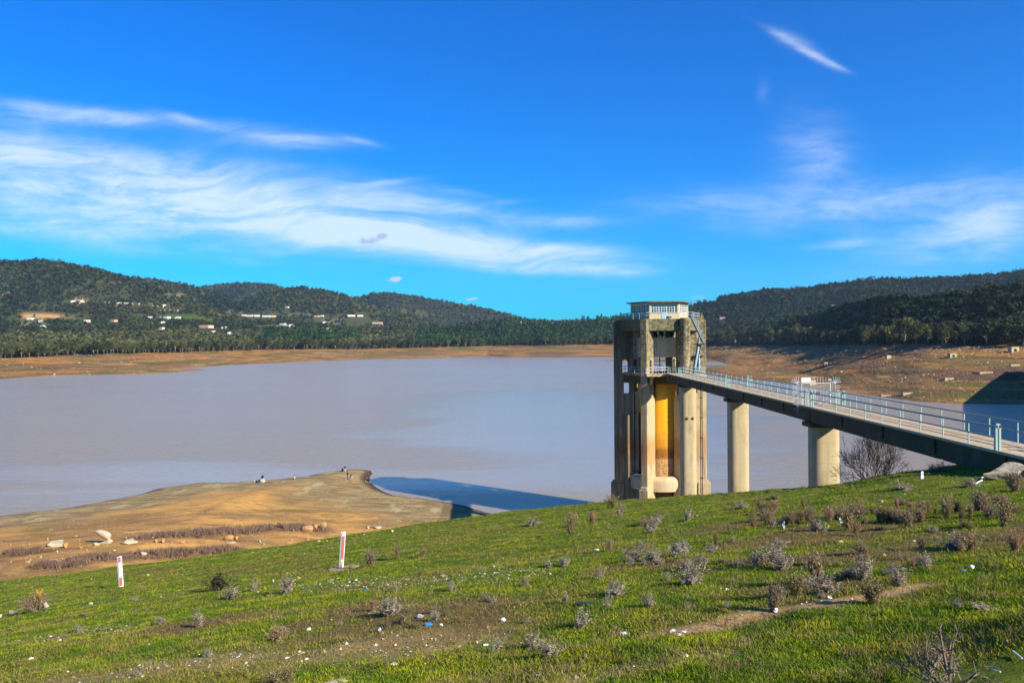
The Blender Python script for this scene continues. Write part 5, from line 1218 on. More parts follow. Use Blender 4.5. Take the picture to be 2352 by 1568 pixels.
def tcol(x, y):
    c = gcol(x, y) * .8; s_ = fbm(x * .8, y * .8, 303); d = RNG.random(len(x)) < .25 + .5 * (s_ > .55); c[d] = np.array((.27, .2, .09)) * RNG.uniform(.5, 1.2, (d.sum(), 1)); return c
T1b, C1b = blades(Xg[kk], Yg[kk], 16, .05, .13, .005, tcol, .5)
T1 = np.concatenate([T1, T1b]); C1 = np.concatenate([C1, C1b])
M['grass'] = leaf_mat('grass_blades')
me = np_mesh('grass', T1, np.arange(len(T1)).reshape(-1, 3), [M['grass']], col=C1.astype(np.float32))
tag(link('grass', me), 'short green winter grass covering the near slope', 'grass', kind='stuff')
# dry brush on the shore
bx_l, by_l = [], []
for pts, w in BRUSH:
    n = 3400
    i = RNG.integers(0, len(pts) - 1, n); t_ = RNG.random(n); pa_ = np.array(pts); q_ = pa_[i] * (1 - t_[:, None]) + pa_[i + 1] * t_[:, None] + RNG.normal(0, w * .42, (n, 2)) * np.array([1, .75])
    keep = fbm(q_[:, 0] / 2.2, q_[:, 1] / 2.2, 19) > .47; bx_l.append(q_[keep, 0]); by_l.append(q_[keep, 1])
Xb = np.concatenate(bx_l); Yb_ = np.concatenate(by_l)
fb_x, fb_y, fb_z = [], [], []
for (cx, cy, w, h, n) in [(1930, 842, 70, 5, 900), (1990, 838, 50, 4, 500), (2260, 866, 110, 9, 2600), (2330, 852, 50, 8, 900), (1800, 850, 60, 4, 500), (2120, 852, 80, 4, 700), (1720, 822, 60, 4, 400), (2050, 812, 90, 4, 600)]:
    q_ = RNG.normal(0, 1, (n, 2)) * np.array([w, h]) * .5 + np.array([cx, cy])
    for xp, yp in q_[(q_[:, 0] < 2380) & (q_[:, 1] > 800)]:
        x, y, z = far_hit(xp, yp, 300); fb_x.append(x); fb_y.append(y); fb_z.append(z)
T2, C2 = blades(Xb, Yb_, 6, .2, .6, .012, lambda x, y: np.tile((.22, .145, .10), (len(x), 1)) * RNG.uniform(.6, 1.5, (len(x), 1)), .28)
n_ = len(fb_x); o_ = np.stack([fb_x, fb_y, fb_z], 1)[:, None, None, :] + RNG.normal(0, .35, (n_, 4, 1, 1)) * np.array([1, 1, 0]); s_ = RNG.uniform(.35, .9, (n_, 4, 1, 1))
Tf = o_ + s_ * (np.array([[-.4, 0, 0], [.4, .1, 0], [.05, 0, 1.0]])[None, None] + RNG.normal(0, .15, (n_, 4, 3, 3)))
T2 = np.concatenate([T2, Tf.reshape(-1, 3).astype(np.float32)]); C2 = np.concatenate([C2, np.repeat(np.tile((.17, .11, .08), (n_ * 4, 1)) * RNG.uniform(.6, 1.4, (n_ * 4, 1)), 3, 0)])
me = np_mesh('dry_brush', T2, np.arange(len(T2)).reshape(-1, 3), [M['grass']], col=C2.astype(np.float32))
tag(link('dry_brush', me), 'low purple brown dead brush in strips across the orange shore', 'brush', kind='stuff')

# ------------------------------------------------------------------ shrubs and dried plants, each its own thing
def dry_shrub(seed, n=120, stem=(.17, .11, .065), leafc=(.32, .235, .12), nl=22, spread=.75):
    r = np.random.default_rng(seed); T = []; C_ = []
    for i in range(n):
        th = r.uniform(0, 6.28); l = r.uniform(.45, 1.0); sp = r.uniform(.05, spread); pts = []
        p = np.array([r.normal(0, .06), r.normal(0, .06), -.03]); d = np.array([cos(th) * sp, sin(th) * sp, 1.0]); d /= np.linalg.norm(d)
        for j in range(6): pts.append(p.copy()); p = p + d * l / 5; d = d + r.normal(0, .12, 3); d /= np.linalg.norm(d)
        for a, b in zip(pts, pts[1:]):
            s = np.cross(b - a, [cos(th), .3, sin(th)]); s = s / (np.linalg.norm(s) + 1e-6) * .009
            T.append([a - s, a + s, b]); C_.append(np.array(stem) * r.uniform(.6, 1.4))
        for j in range(nl):
            k = r.uniform(1, 4.99); q = pts[int(k)] + (pts[int(k) + 1] - pts[int(k)]) * (k % 1) + r.normal(0, .03, 3); a = r.normal(size=3) * .03; b = r.normal(size=3) * .03
            T.append([q, q + a, q + b]); C_.append(np.array(leafc) * r.uniform(.6, 1.6))
    T = np.array(T).reshape(-1, 3); return np_mesh('dry_shrub', T, np.arange(len(T)).reshape(-1, 3), [M['grass']], col=np.repeat(np.array(C_), 3, 0).astype(np.float32))
def grey_plant(seed, n=44):
    r = np.random.default_rng(seed); T = []; C_ = []
    for i in range(n):
        th = r.uniform(0, 6.28); l = r.uniform(.35, 1.0); sp = r.uniform(.05, .9); p = np.array([r.normal(0, .16), r.normal(0, .16), -.03]); d = np.array([cos(th) * sp, sin(th) * sp, 1.0]); d /= np.linalg.norm(d)
        for j in range(7):
            q = p + d * l / 6; s = np.cross(d, [.3, .5, .1]); s = s / np.linalg.norm(s) * .012; T.append([p - s, p + s, q]); C_.append(np.array((.22, .17, .12)) * r.uniform(.7, 1.3))
            for m_ in range(5):
                ld = r.normal(size=3); ld[2] = abs(ld[2]) * .4; ld /= np.linalg.norm(ld); w_ = np.cross(ld, d); w_ = w_ / (np.linalg.norm(w_) + 1e-6) * .035; L_ = r.uniform(.08, .19)
                T.append([q - w_ * .6, q + w_ * .6, q + ld * L_ + [0, 0, -.03]]); C_.append(np.array((.46, .40, .30)) * r.uniform(.45, 1.3) if r.random() < .8 else np.array((.16, .11, .07)))
            p = q; d = d + r.normal(0, .18, 3); d /= np.linalg.norm(d)
    for i in range(60):                                    # green rosette at the foot
        th = r.uniform(0, 6.28); a = np.array([cos(th), sin(th), .1]) * r.uniform(.15, .4); w_ = np.array([-sin(th), cos(th), 0]) * .05; T.append([-w_ * .5, w_ * .5, a]); C_.append(np.array((.08, .13, .05)) * r.uniform(.6, 1.3))
    T = np.array(T).reshape(-1, 3); return np_mesh('grey_thistle', T, np.arange(len(T)).reshape(-1, 3), [M['grass']], col=np.repeat(np.array(C_), 3, 0).astype(np.float32))
rs_ = random.Random(8)
SB = [dry_shrub(i, rs_.randint(95, 175), leafc=rs_.choice([(.32, .235, .12), (.26, .2, .12), (.36, .22, .13), (.24, .2, .08)]), nl=rs_.randint(10, 24), spread=rs_.uniform(.35, .95)) for i in range(9)]
SD = [dry_shrub(20 + i, rs_.randint(14, 40), (.19, .14, .07), rs_.choice([(.24, .18, .09), (.18, .2, .07)]), rs_.randint(6, 16), rs_.uniform(.25, .6)) for i in range(6)]; SG = [grey_plant(40 + i, rs_.randint(34, 70)) for i in range(10)]
def shrub(kind, xp, yp, wp, hp, label=None, group=None):
    x, y, z = hit(xp, yp); me = random.choice({'brown': SB, 'thin': SD, 'grey': SG}[kind]); o = link({'brown': 'dry_shrub', 'thin': 'dry_weed', 'grey': 'grey_thistle'}[kind], me, None, (x, y, z))
    s = y / FP; q_ = 1.4 if kind == 'brown' else 1.12; wp *= q_; hp *= q_; o.scale = (wp * s / (1.25 if kind != 'thin' else 1.0), wp * s / 1.3, hp * s / .95); o.rotation_euler = (random.uniform(-.15, .15), random.uniform(-.2, .2), random.uniform(0, 6.28))
    tag(o, label or {'brown': 'bushy brown dry shrub on the grassy slope', 'thin': 'thin brown dried weed standing in the grass', 'grey': 'silvery grey dried thistle clump in the grass'}[kind], {'brown': 'shrub', 'thin': 'weed', 'grey': 'thistle'}[kind], group if label else {'brown': 'brown dry shrubs on the slope', 'thin': 'dried weeds on the slope', 'grey': 'grey thistle clumps on the slope'}[kind])
for a in [('grey', 530, 1376, 46, 26, 'grey thistle clump below the dark spiky bush on the left'), ('grey', 660, 1363, 34, 34, 'tall silvery thistle right of the dark spiky bush'), ('grey', 458, 1440, 22, 34, 'narrow grey dried thistle in the lower left grass'), ('grey', 182, 1452, 22, 16, 'small round grey thistle at lower left'),
          ('grey', 585, 1358, 18, 26, 'small grey thistle between two larger ones'), ('grey', 895, 1410, 50, 34, 'grey thistle on the brown patch in the lower middle'), ('grey', 1222, 1488, 44, 34, 'bushy grey thistle, left of the bottom middle pair'), ('grey', 1258, 1510, 50, 36, 'bushy grey thistle, right of the bottom middle pair'), ('grey', 1140, 1500, 26, 36, 'upright grey thistle left of the bottom middle pair'),
          ('grey', 1335, 1440, 36, 36, 'grey thistle with white litter at its foot'), ('grey', 1420, 1368, 48, 30, 'broad grey thistle with dark soil beneath'), ('grey', 1395, 1396, 20, 28, 'leaning small thistle below the broad one'), ('grey', 1490, 1392, 34, 26, 'forked grey thistle left of the dirt path'), ('grey', 1295, 1300, 26, 24, 'round grey thistle in mid slope'),
          ('grey', 1260, 1303, 20, 20, 'small thistle left of the round one'), ('grey', 1380, 1332, 22, 30, 'slim thistle above the broad clump'), ('grey', 1453, 1288, 50, 26, 'wide thistle in the middle of the slope'), ('grey', 1500, 1288, 40, 30, 'thistle just right of the wide one'), ('grey', 1590, 1340, 60, 40, 'largest thistle clump left of the path head'),
          ('grey', 1610, 1302, 30, 28, 'thistle behind the largest clump'), ('grey', 1560, 1275, 50, 26, 'grey thistle below the two white piers'), ('grey', 1222, 1207, 26, 16, 'low grey thistle near the crest, centre'), ('grey', 1780, 1292, 40, 40, 'grey thistle in the brown right patch, left'), ('grey', 1800, 1310, 46, 36, 'grey thistle in the brown right patch, middle'),
          ('grey', 1745, 1300, 36, 36, 'grey thistle left in the right cluster'), ('grey', 1985, 1328, 46, 46, 'dark grey thistle below the yellow stone'), ('grey', 1888, 1366, 60, 44, 'tall grey thistle beside the dirt path'), ('grey', 2062, 1345, 44, 40, 'grey thistle right of the yellow stone'), ('grey', 2125, 1300, 40, 24, 'grey thistle at right middle'),
          ('grey', 1880, 1222, 40, 28, 'grey thistle behind the brown bushes'), ('grey', 2190, 1262, 60, 26, 'grey thistle on the dark brown patch at right'), ('grey', 2230, 1118, 44, 18, 'low dark thistle near the white marker post'), ('grey', 2075, 1125, 40, 14, 'flat grey thistle below the bare tree'), ('grey', 1780, 1147, 24, 12, 'round thistle just below the crest between piers'),
          ('grey', 1700, 1168, 30, 18, 'small thistle below the tower base right'), ('grey', 1760, 1118, 18, 14, 'thistle on the crest right of the second pier'), ('grey', 2140, 1082, 14, 16, 'thistle beside the white marker post on the crest'), ('grey', 2160, 1083, 34, 22, 'leafy thistle on the crest right of the marker post'), ('grey', 1905, 1110, 22, 14, 'thistle at the foot of the nearest pier'),
          ('grey', 2262, 1402, 60, 12, 'low spreading thistle in the lower right'), ('grey', 2200, 1398, 20, 20, 'little thistle left of the spreading one'), ('grey', 1705, 1478, 20, 12, 'wispy thistle in the lower right middle'), ('grey', 1500, 1215, 22, 20, 'slim thistle in the upper slope'),
          ('brown', 850, 1302, 32, 34, 'dry brown shrub right of the concrete pad post'), ('brown', 912, 1284, 22, 28, 'second small dry shrub right of the post'), ('brown', 970, 1280, 16, 16, 'third and smallest dry shrub right of the post'), ('thin', 806, 1318, 30, 28, 'thin dry weed growing at the concrete pad edge'),
          ('brown', 1310, 1225, 36, 38, 'dark reddish brown shrub on the upper middle slope'), ('thin', 1355, 1230, 20, 32, 'dry weed right of the reddish shrub'), ('thin', 1180, 1275, 20, 24, 'dry weed in the middle of the slope'), ('brown', 1408, 1165, 34, 24, 'dry bush on the crest at the tower foot'),
          ('brown', 2255, 1172, 44, 40, 'large russet bush near the right edge, upper'), ('brown', 2305, 1208, 54, 48, 'largest russet bush at the right edge'), ('brown', 2335, 1130, 36, 40, 'russet bush cut by the right edge'), ('brown', 2175, 1190, 36, 40, 'rounded russet bush, right of centre group'), ('brown', 2085, 1210, 32, 34, 'russet bush in the upper right slope'),
          ('brown', 2032, 1200, 36, 32, 'russet bush left of its neighbour in the upper right'), ('brown', 1945, 1216, 50, 46, 'broad dry bush with a white scrap caught in it'), ('brown', 1975, 1190, 30, 28, 'brown bush behind the broad one'), ('brown', 1905, 1200, 30, 30, 'brown bush left of the broad one'), ('brown', 1860, 1200, 30, 30, 'brown bush in the left of the upper row'),
          ('brown', 1765, 1205, 30, 30, 'first brown bush of the upper row'), ('brown', 1730, 1210, 24, 24, 'small brown bush leading the upper row'), ('brown', 2005, 1388, 62, 46, 'round twiggy shrub at the right end of the dirt path'), ('brown', 1775, 1402, 40, 56, 'upright brown shrub above the dirt path'), ('brown', 1830, 1366, 56, 46, 'wide brown shrub in the middle right'),
          ('brown', 1878, 1340, 56, 56, 'tall brown shrub behind the wide one'), ('thin', 2002, 1455, 40, 42, 'dry weed casting a long shadow in the lower right'), ('brown', 2230, 1264, 56, 34, 'brown shrub on the right middle slope'), ('brown', 2200, 1256, 46, 30, 'brown shrub left of its twin on the right slope'), ('brown', 2330, 1264, 50, 36, 'brown shrub against the right edge'),
          ('brown', 660, 1572, 64, 34, 'wide brown shrub at the very bottom left of centre'), ('brown', 640, 1575, 70, 26, 'brown shrub tucked beside the bottom one'), ('thin', 1665, 1440, 34, 30, 'dry weed left end of the dirt path'), ('thin', 1875, 1418, 20, 16, 'small dry weed below the dirt path'),
          ('brown', 640, 1470, 60, 26, 'low bramble in the lower left middle'), ('thin', 1740, 1550, 30, 40, 'thin weed near the bottom edge at right'), ('thin', 885, 1535, 34, 36, 'thin weed near the bottom edge in the middle')]:
    shrub(*a)
rr = random.Random(21); random.seed(77)
for i in range(120):
    c = rr.choice([(1900, 1190, 200, 18), (1850, 1290, 160, 40), (2150, 1250, 150, 40), (1480, 1280, 160, 30), (950, 1420, 140, 30), (1550, 1220, 180, 24), (2000, 1320, 200, 40)]); xp = c[0] + rr.gauss(0, c[2] * .6); yp = c[1] + rr.gauss(0, c[3] * .6)
    if xp < 2345: shrub(rr.choice(['grey', 'thin', 'thin', 'brown']), xp, yp, rr.uniform(14, 34), rr.uniform(12, 30))
for i in range(46):
    xp = 1720 + 620 * rr.random(); yp = 1165 + 45 * rr.random() + (xp - 1720) * -.02; shrub('brown', xp, yp, rr.uniform(12, 30), rr.uniform(12, 28))
for i in range(90):
    xp = rr.uniform(20, 2340); yp = rr.uniform(1330 - .08 * max(0, xp - 900), 1560); shrub(rr.choice(['thin', 'thin', 'grey']), xp, yp, rr.uniform(8, 20), rr.uniform(8, 22))

# ------------------------------------------------------------------ bare trees and stumps
MINR = [.0]
def branchy(mb, p, d, l, r, depth, rnd, spread=.5, up=.1, kids=(2, 3), shrink=.72):
    q = p; pts = [p]
    for i in range(3):
        d = (d + Vector((rnd.gauss(0, .12), rnd.gauss(0, .12), rnd.gauss(0, .08) + up * .3))).normalized(); q = q + d * l / 3; pts.append(q)
    r = max(r, MINR[0]); mb.tube(pts, [r, r * .9, r * .82, r * .75], 5 if depth > 2 else 3, caps=False)
    if depth == 0: return
    for i in range(rnd.randint(*kids)):
        nd = (d + Vector((rnd.gauss(0, spread), rnd.gauss(0, spread), rnd.gauss(0, spread) + up))).normalized()
        branchy(mb, pts[rnd.choice([2, 3, 3])] if i else q, nd, l * shrink * rnd.uniform(.8, 1.15), r * .64, depth - 1, rnd, spread, up, kids, shrink)
x, y = 23.3, 50.5; z = gz(x, y)
bt = empty('bare_tree', (x, y, z)); tag(bt, 'leafless dark spreading tree with yellow lichen beside the nearest bridge pier', 'tree')
MINR[0] = .009
rnd = random.Random(9); mt = MB(); mbr = MB(); ml = MB()
for sx, hh in ((-.35, .07), (.25, .085), (.45, .05)):
    mt.tube([(sx * .4, 0, -.4), (sx * .8, .05, .5), (sx * 1.1, 0, 1.2)], [hh * 1.4, hh * 1.1, hh], 7)
    for k in range(8):
        t_ = rnd.uniform(0, 6.28); e = rnd.uniform(-.05, 2.4); branchy(mbr, Vector((sx * rnd.uniform(.8, 1.1), 0, rnd.uniform(.4, 1.25))), Vector((cos(t_), sin(t_), e)).normalized(), 1.3, hh * .5, 5, rnd, .42, .08, (2, 3), .76)
for i in range(420):
    j = rnd.randrange(len(mbr.v) // 3); p = Vector(mbr.v[rnd.randrange(len(mbr.v))])
    if p.length < 2.3 and p.x > -.6: q = [p + Vector((rnd.gauss(0, .03), rnd.gauss(0, .03), rnd.gauss(0, .03))) for _ in range(3)]; ml.add(q, [(0, 1, 2)])
bt.scale = (.7, .7, 1.1); mt.build('trunk', M['dark_bark'], bt); mbr.build('branches', M['dark_bark'], bt, fix=False); ml.build('lichen', plain('yellow_lichen', (.4, .32, .03), .9), bt, fix=False)
MINR[0] = .0
def deadbush(name, xp, yp, label, seed, sc, n, col, lichen=False, cat='shrub'):
    x, y, z = hit(xp, yp); o = empty(name, (x, y, z - .05)); tag(o, label, cat); rnd = random.Random(seed); mb = MB()
    for k in range(n): t_ = rnd.uniform(0, 6.28); branchy(mb, Vector((rnd.gauss(0, .1), rnd.gauss(0, .1), 0)) * sc, Vector((cos(t_) * .8, sin(t_) * .8, rnd.uniform(.3, 1.2))).normalized(), .42 * sc, .02 * sc, 3, rnd, .5, .03, (2, 3), .75)
    mb.build('branches', col, o, fix=False); return o, x, y, z
M['grey_twig'] = plain('greyish_dead_wood', (.2, .15, .11), .9, .5, 4, .1)
o, x, y, z = deadbush('dead_bush', 2172, 1590, 'dead thorny bush with two upright stems at the lower right', 5, .62, 16, M['grey_twig'])
mb = MB(); s = y / FP
mb.tube([(0, 0, 0), (.01, 0, .32), (-.02, .02, .54), (-.06, 0, .74)], [.022, .018, .014, .007], 7); mb.tube([(.03, 0, .0), (.06, 0, .38), (.09, .01, .6), (.16, 0, .8)], [.018, .014, .01, .004], 6)
rnd = random.Random(2)
for k in range(16): z0 = rnd.uniform(.2, .7); t_ = rnd.uniform(0, 6.28); branchy(mb, Vector((.02, 0, z0)), Vector((cos(t_), sin(t_), .5)).normalized(), .12, .009, 1, rnd, .5, .1)
mb.build('stem', M['grey_twig'], o, fix=False)
o, x, y, z = deadbush('lichen_bush', 88, 1402, 'twiggy bush with orange lichen and cut stump at the left edge', 7, .9, 10, M['grey_twig'])
q = link('twigs', SB[2], o, (-.35, 0, 0)); q.scale = (.95, .7, .75); q = link('twigs', SB[1], o, (.05, 0, .1)); q.scale = (.7, .6, .95)
o2 = MB(); o2.tube([(.36, 0, -.05), (.37, 0, .2), (.28, 0, .38)], [.11, .10, .07], 9); o2.build('stump', M['rock_grey'], o)
mb = MB(); rnd = random.Random(3)
for k in range(5): mb.tube([(-.02, 0, .3), (.02 + rnd.gauss(0, .05), 0, .7), (.04 + rnd.gauss(0, .14), 0, 1.0 + rnd.gauss(0, .08))], [.04, .035, .012], 6)
mb.build('stem', plain('orange_lichened_bark', (.5, .27, .03), .9, .5, 7, .1), o)
o, x, y, z = deadbush('spiky_bush', 502, 1356, 'dark green spiky bush with pointed top on the left slope', 15, 1.0, 9, M['dark_bark'])
T = crown_soup(700, 3, 'cone', .07); T = T.reshape(-1, 3) * np.array([.75, .5, .36]); me = np_mesh('foliage', T, np.arange(len(T)).reshape(-1, 3), [leaf_mat('dark_spiny_leaf', (.03, .04, .02))]); link('foliage', me, o)

# ------------------------------------------------------------------ gauge posts, marker, pad
M['post_white'] = plain('chalky_white_paint', (.8, .78, .74), .6, .1, 9, .3)
M['post_red'] = plain('faded_red_paint', (.55, .1, .09), .6, .35, 12, .3)
M['post_yellow'] = plain('rust_stained_white', (.7, .55, .2), .7, .3, 8, .2)
def gauge(xp, yp, hp, wp, lean, label, red):
    x, y, z = hit(xp, yp); s = y / FP; h = hp * s; w = wp * s
    o = empty('gauge_post', (x, y, z)); tag(o, label, 'marker post'); o.rotation_euler = (0, -lean, radians(-8))
    mb = MB(); mb.hexa([(-w * .5, -.03, -.1), (0, -.06, -.1), (0, .06, -.1), (-w * .5, .04, -.1), (-w * .5, -.03, h * .97), (0, -.06, h * .96), (0, .06, h * .96), (-w * .5, .04, h * .98)]); mb.build('white_face', M['post_white'], o)
    mb = MB(); mb.hexa([(.002, -.06, -.1), (w * .5, .0, -.1), (w * .5, .07, -.1), (.002, .06, -.1), (.002, -.06, h * .99), (w * .5, .0, h), (w * .5, .07, h), (.002, .06, h)]); mb.build('side_face', M['post_white'], o)
    for z0, z1 in red:
        mb = MB(); mb.add([(.01, -.062, z0 * h), (w * .48, -.004, z0 * h + .02), (w * .48, -.004, z1 * h), (.01, -.062, z1 * h - .02), (.01, -.07, z0 * h), (w * .48, -.012, z0 * h + .02), (w * .48, -.012, z1 * h), (.01, -.07, z1 * h - .02)], [(4, 5, 6, 7), (0, 1, 5, 4), (1, 2, 6, 5), (2, 3, 7, 6), (3, 0, 4, 7)]); mb.build('red_band', M['post_red'], o)
    return o, x, y, z, h, w
o, x, y, z, h, w = gauge(783, 1305, 85, 9.5, -.075, 'leaning white post with long red stripe on a concrete pad', [(.25, .9)])
mb = MB(); mb.box(.012, w * .47, -.066, -.03, .0, .22 * h); mb.build('stained_foot', M['post_yellow'], o)
mb = MB(); rnd = random.Random(1); mb.prism([(.68 * cos(2 * pi * i / 18) * rnd.uniform(.88, 1.08) + .12, .62 * sin(2 * pi * i / 18) * rnd.uniform(.85, 1.1)) for i in range(18)], -.15, .03)
pad = mb.build('concrete_pad', plain('sandy_concrete', (.42, .31, .2), .9, .3, 5, .1, bump=.02)); pad.location = (x, y, z); pad.rotation_euler = (-.12, -.1, 0); tag(pad, 'round sandy concrete pad at the foot of the leaning post', 'concrete pad')
gauge(278, 1347, 70, 9.5, .07, 'white post with small red patches standing in the grass at left', [(.04, .33), (.8, .99)])
x, y, z = hit(2118, 1099); s = y / FP; mb = MB(); mb.plate([[(-.1, -.1), (.1, -.1), (.1, .22), (.085, .22), (.085, .48), (0, .56), (-.085, .48), (-.085, .22), (-.1, .22)], [(.0, .25), (.06, .25), (.06, .4), (.0, .4)]], (0, 0, 0), (1, 0, 0), (0, 0, 1), (0, .1, 0))
o = mb.build('marker_stone', M['post_white'], loc=(x, y, z)); o.scale = (.62, .62, .66); tag(o, 'tiny white pointed marker post on the grassy crest right of the bare tree', 'marker post')
for (xa, ya, xb, yb2, lab) in [(2240, 1113, 2256, 1105, 'white stick on the grass below the boulder, lower one'), (2246, 1102, 2258, 1098, 'white stick on the grass below the boulder, upper one'), (2278, 1546, 2298, 1552, 'short white straw in the grass near the lower right corner'), (2326, 1502, 2348, 1525, 'pale dry stalk lying by the tan stone block')]:
    a = Vector(hit(xa, ya)); b = Vector(hit(xb, yb2)); b.z += .04; a.z += .04; mb = MB(); mb.tube([Vector((0, 0, 0)), (b - a)], .0009 * a.y, 6); o = mb.build('stick', M['post_white'], loc=a); tag(o, lab, 'stick')

# ------------------------------------------------------------------ litter
M['plastic_white'] = plain('white_plastic', (.78, .79, .82), .4, .1, 8, .5); M['plastic_blue'] = plain('blue_plastic', (.02, .27, .62), .35, .3, 8, .5); M['plastic_clear'] = plain('cloudy_plastic', (.4, .42, .48), .3, .3, 8, .5); M['plastic_black'] = plain('black_plastic', (.02, .02, .025), .4, .3, 8, .5)
def litter(xp, yp, wp, hp, mat, label, name='plastic_bag'):
    x, y, z = hit(xp, yp); s = y / FP; bm = bmesh.new(); bmesh.ops.create_icosphere(bm, subdivisions=2, radius=1); r = np.random.default_rng(int(xp * 7 + yp))
    for v in bm.verts: v.co = v.co * float(r.uniform(.55, 1.25))
    me = bpy.data.meshes.new(name); bm.to_mesh(me); bm.free(); me.materials.append(M[mat]); o = link(name, me, None, (x, y, z + hp * s * .3)); o.scale = (wp * s * .5, wp * s * .35, hp * s * .5); tag(o, label, 'litter')
for a in [(986, 1436, 22, 8, 'plastic_blue', 'crumpled bright blue plastic bag on the brown patch'), (1014, 1437, 8, 6, 'plastic_white', 'white scrap right of the blue bag'), (965, 1418, 18, 10, 'plastic_clear', 'cloudy clear plastic bag above the blue one'), (842, 1356, 8, 7, 'plastic_blue', 'blue and white can near the gravel patch'),
          (639, 1418, 6, 4, 'plastic_blue', 'tiny blue scrap on the lower left grass'), (710, 1447, 12, 8, 'plastic_white', 'white wrapper on the brown patch at left'), (906, 1528, 16, 7, 'plastic_white', 'white card near the bottom in the middle'), (1116, 1485, 14, 6, 'plastic_white', 'white bag below the gravel in the centre'), (72, 1514, 12, 5, 'plastic_white', 'white paper at the lower left corner'),
          (1156, 1427, 12, 10, 'plastic_white', 'white cup on the grass at centre'), (1331, 1443, 9, 11, 'plastic_white', 'white bottle cap at the foot of the grey thistle'), (1432, 1458, 20, 7, 'plastic_white', 'crumpled white bag left of the dirt path'), (1545, 1450, 14, 6, 'plastic_white', 'white scrap at the left tip of the dirt path'), (1570, 1455, 14, 5, 'plastic_white', 'flat white scrap just right of the path tip'),
          (1782, 1405, 12, 10, 'plastic_white', 'white ball of paper on the dirt path'), (1905, 1375, 12, 10, 'plastic_white', 'white scrap at the middle of the dirt path'), (1932, 1205, 10, 20, 'plastic_white', 'white scrap of bag caught in the broad dry bush'), (1800, 1216, 8, 22, 'plastic_clear', 'ragged pale bag hanging in the brush left of the broad bush'), (2232, 1306, 16, 8, 'plastic_white', 'bluish white bag among thistles at right'),
          (1349, 1387, 40, 5, 'plastic_black', 'torn black plastic on the grass'), (1370, 1265, 12, 6, 'plastic_white', 'white scrap in mid slope'), (1213, 1640, 2, 2, 'plastic_white', 'x'), (1670, 1355, 8, 6, 'plastic_white', 'white scrap near the largest thistle'), (872, 1450, 9, 12, 'plastic_clear', 'clear bottle standing in the brown patch'), (1240, 1552, 20, 6, 'plastic_white', 'white plastic strip near the bottom middle'), (2214, 1314, 14, 4, 'plastic_blue', 'dark blue scrap left of the bluish bag')]:
    if a[5] != 'x': litter(*a)

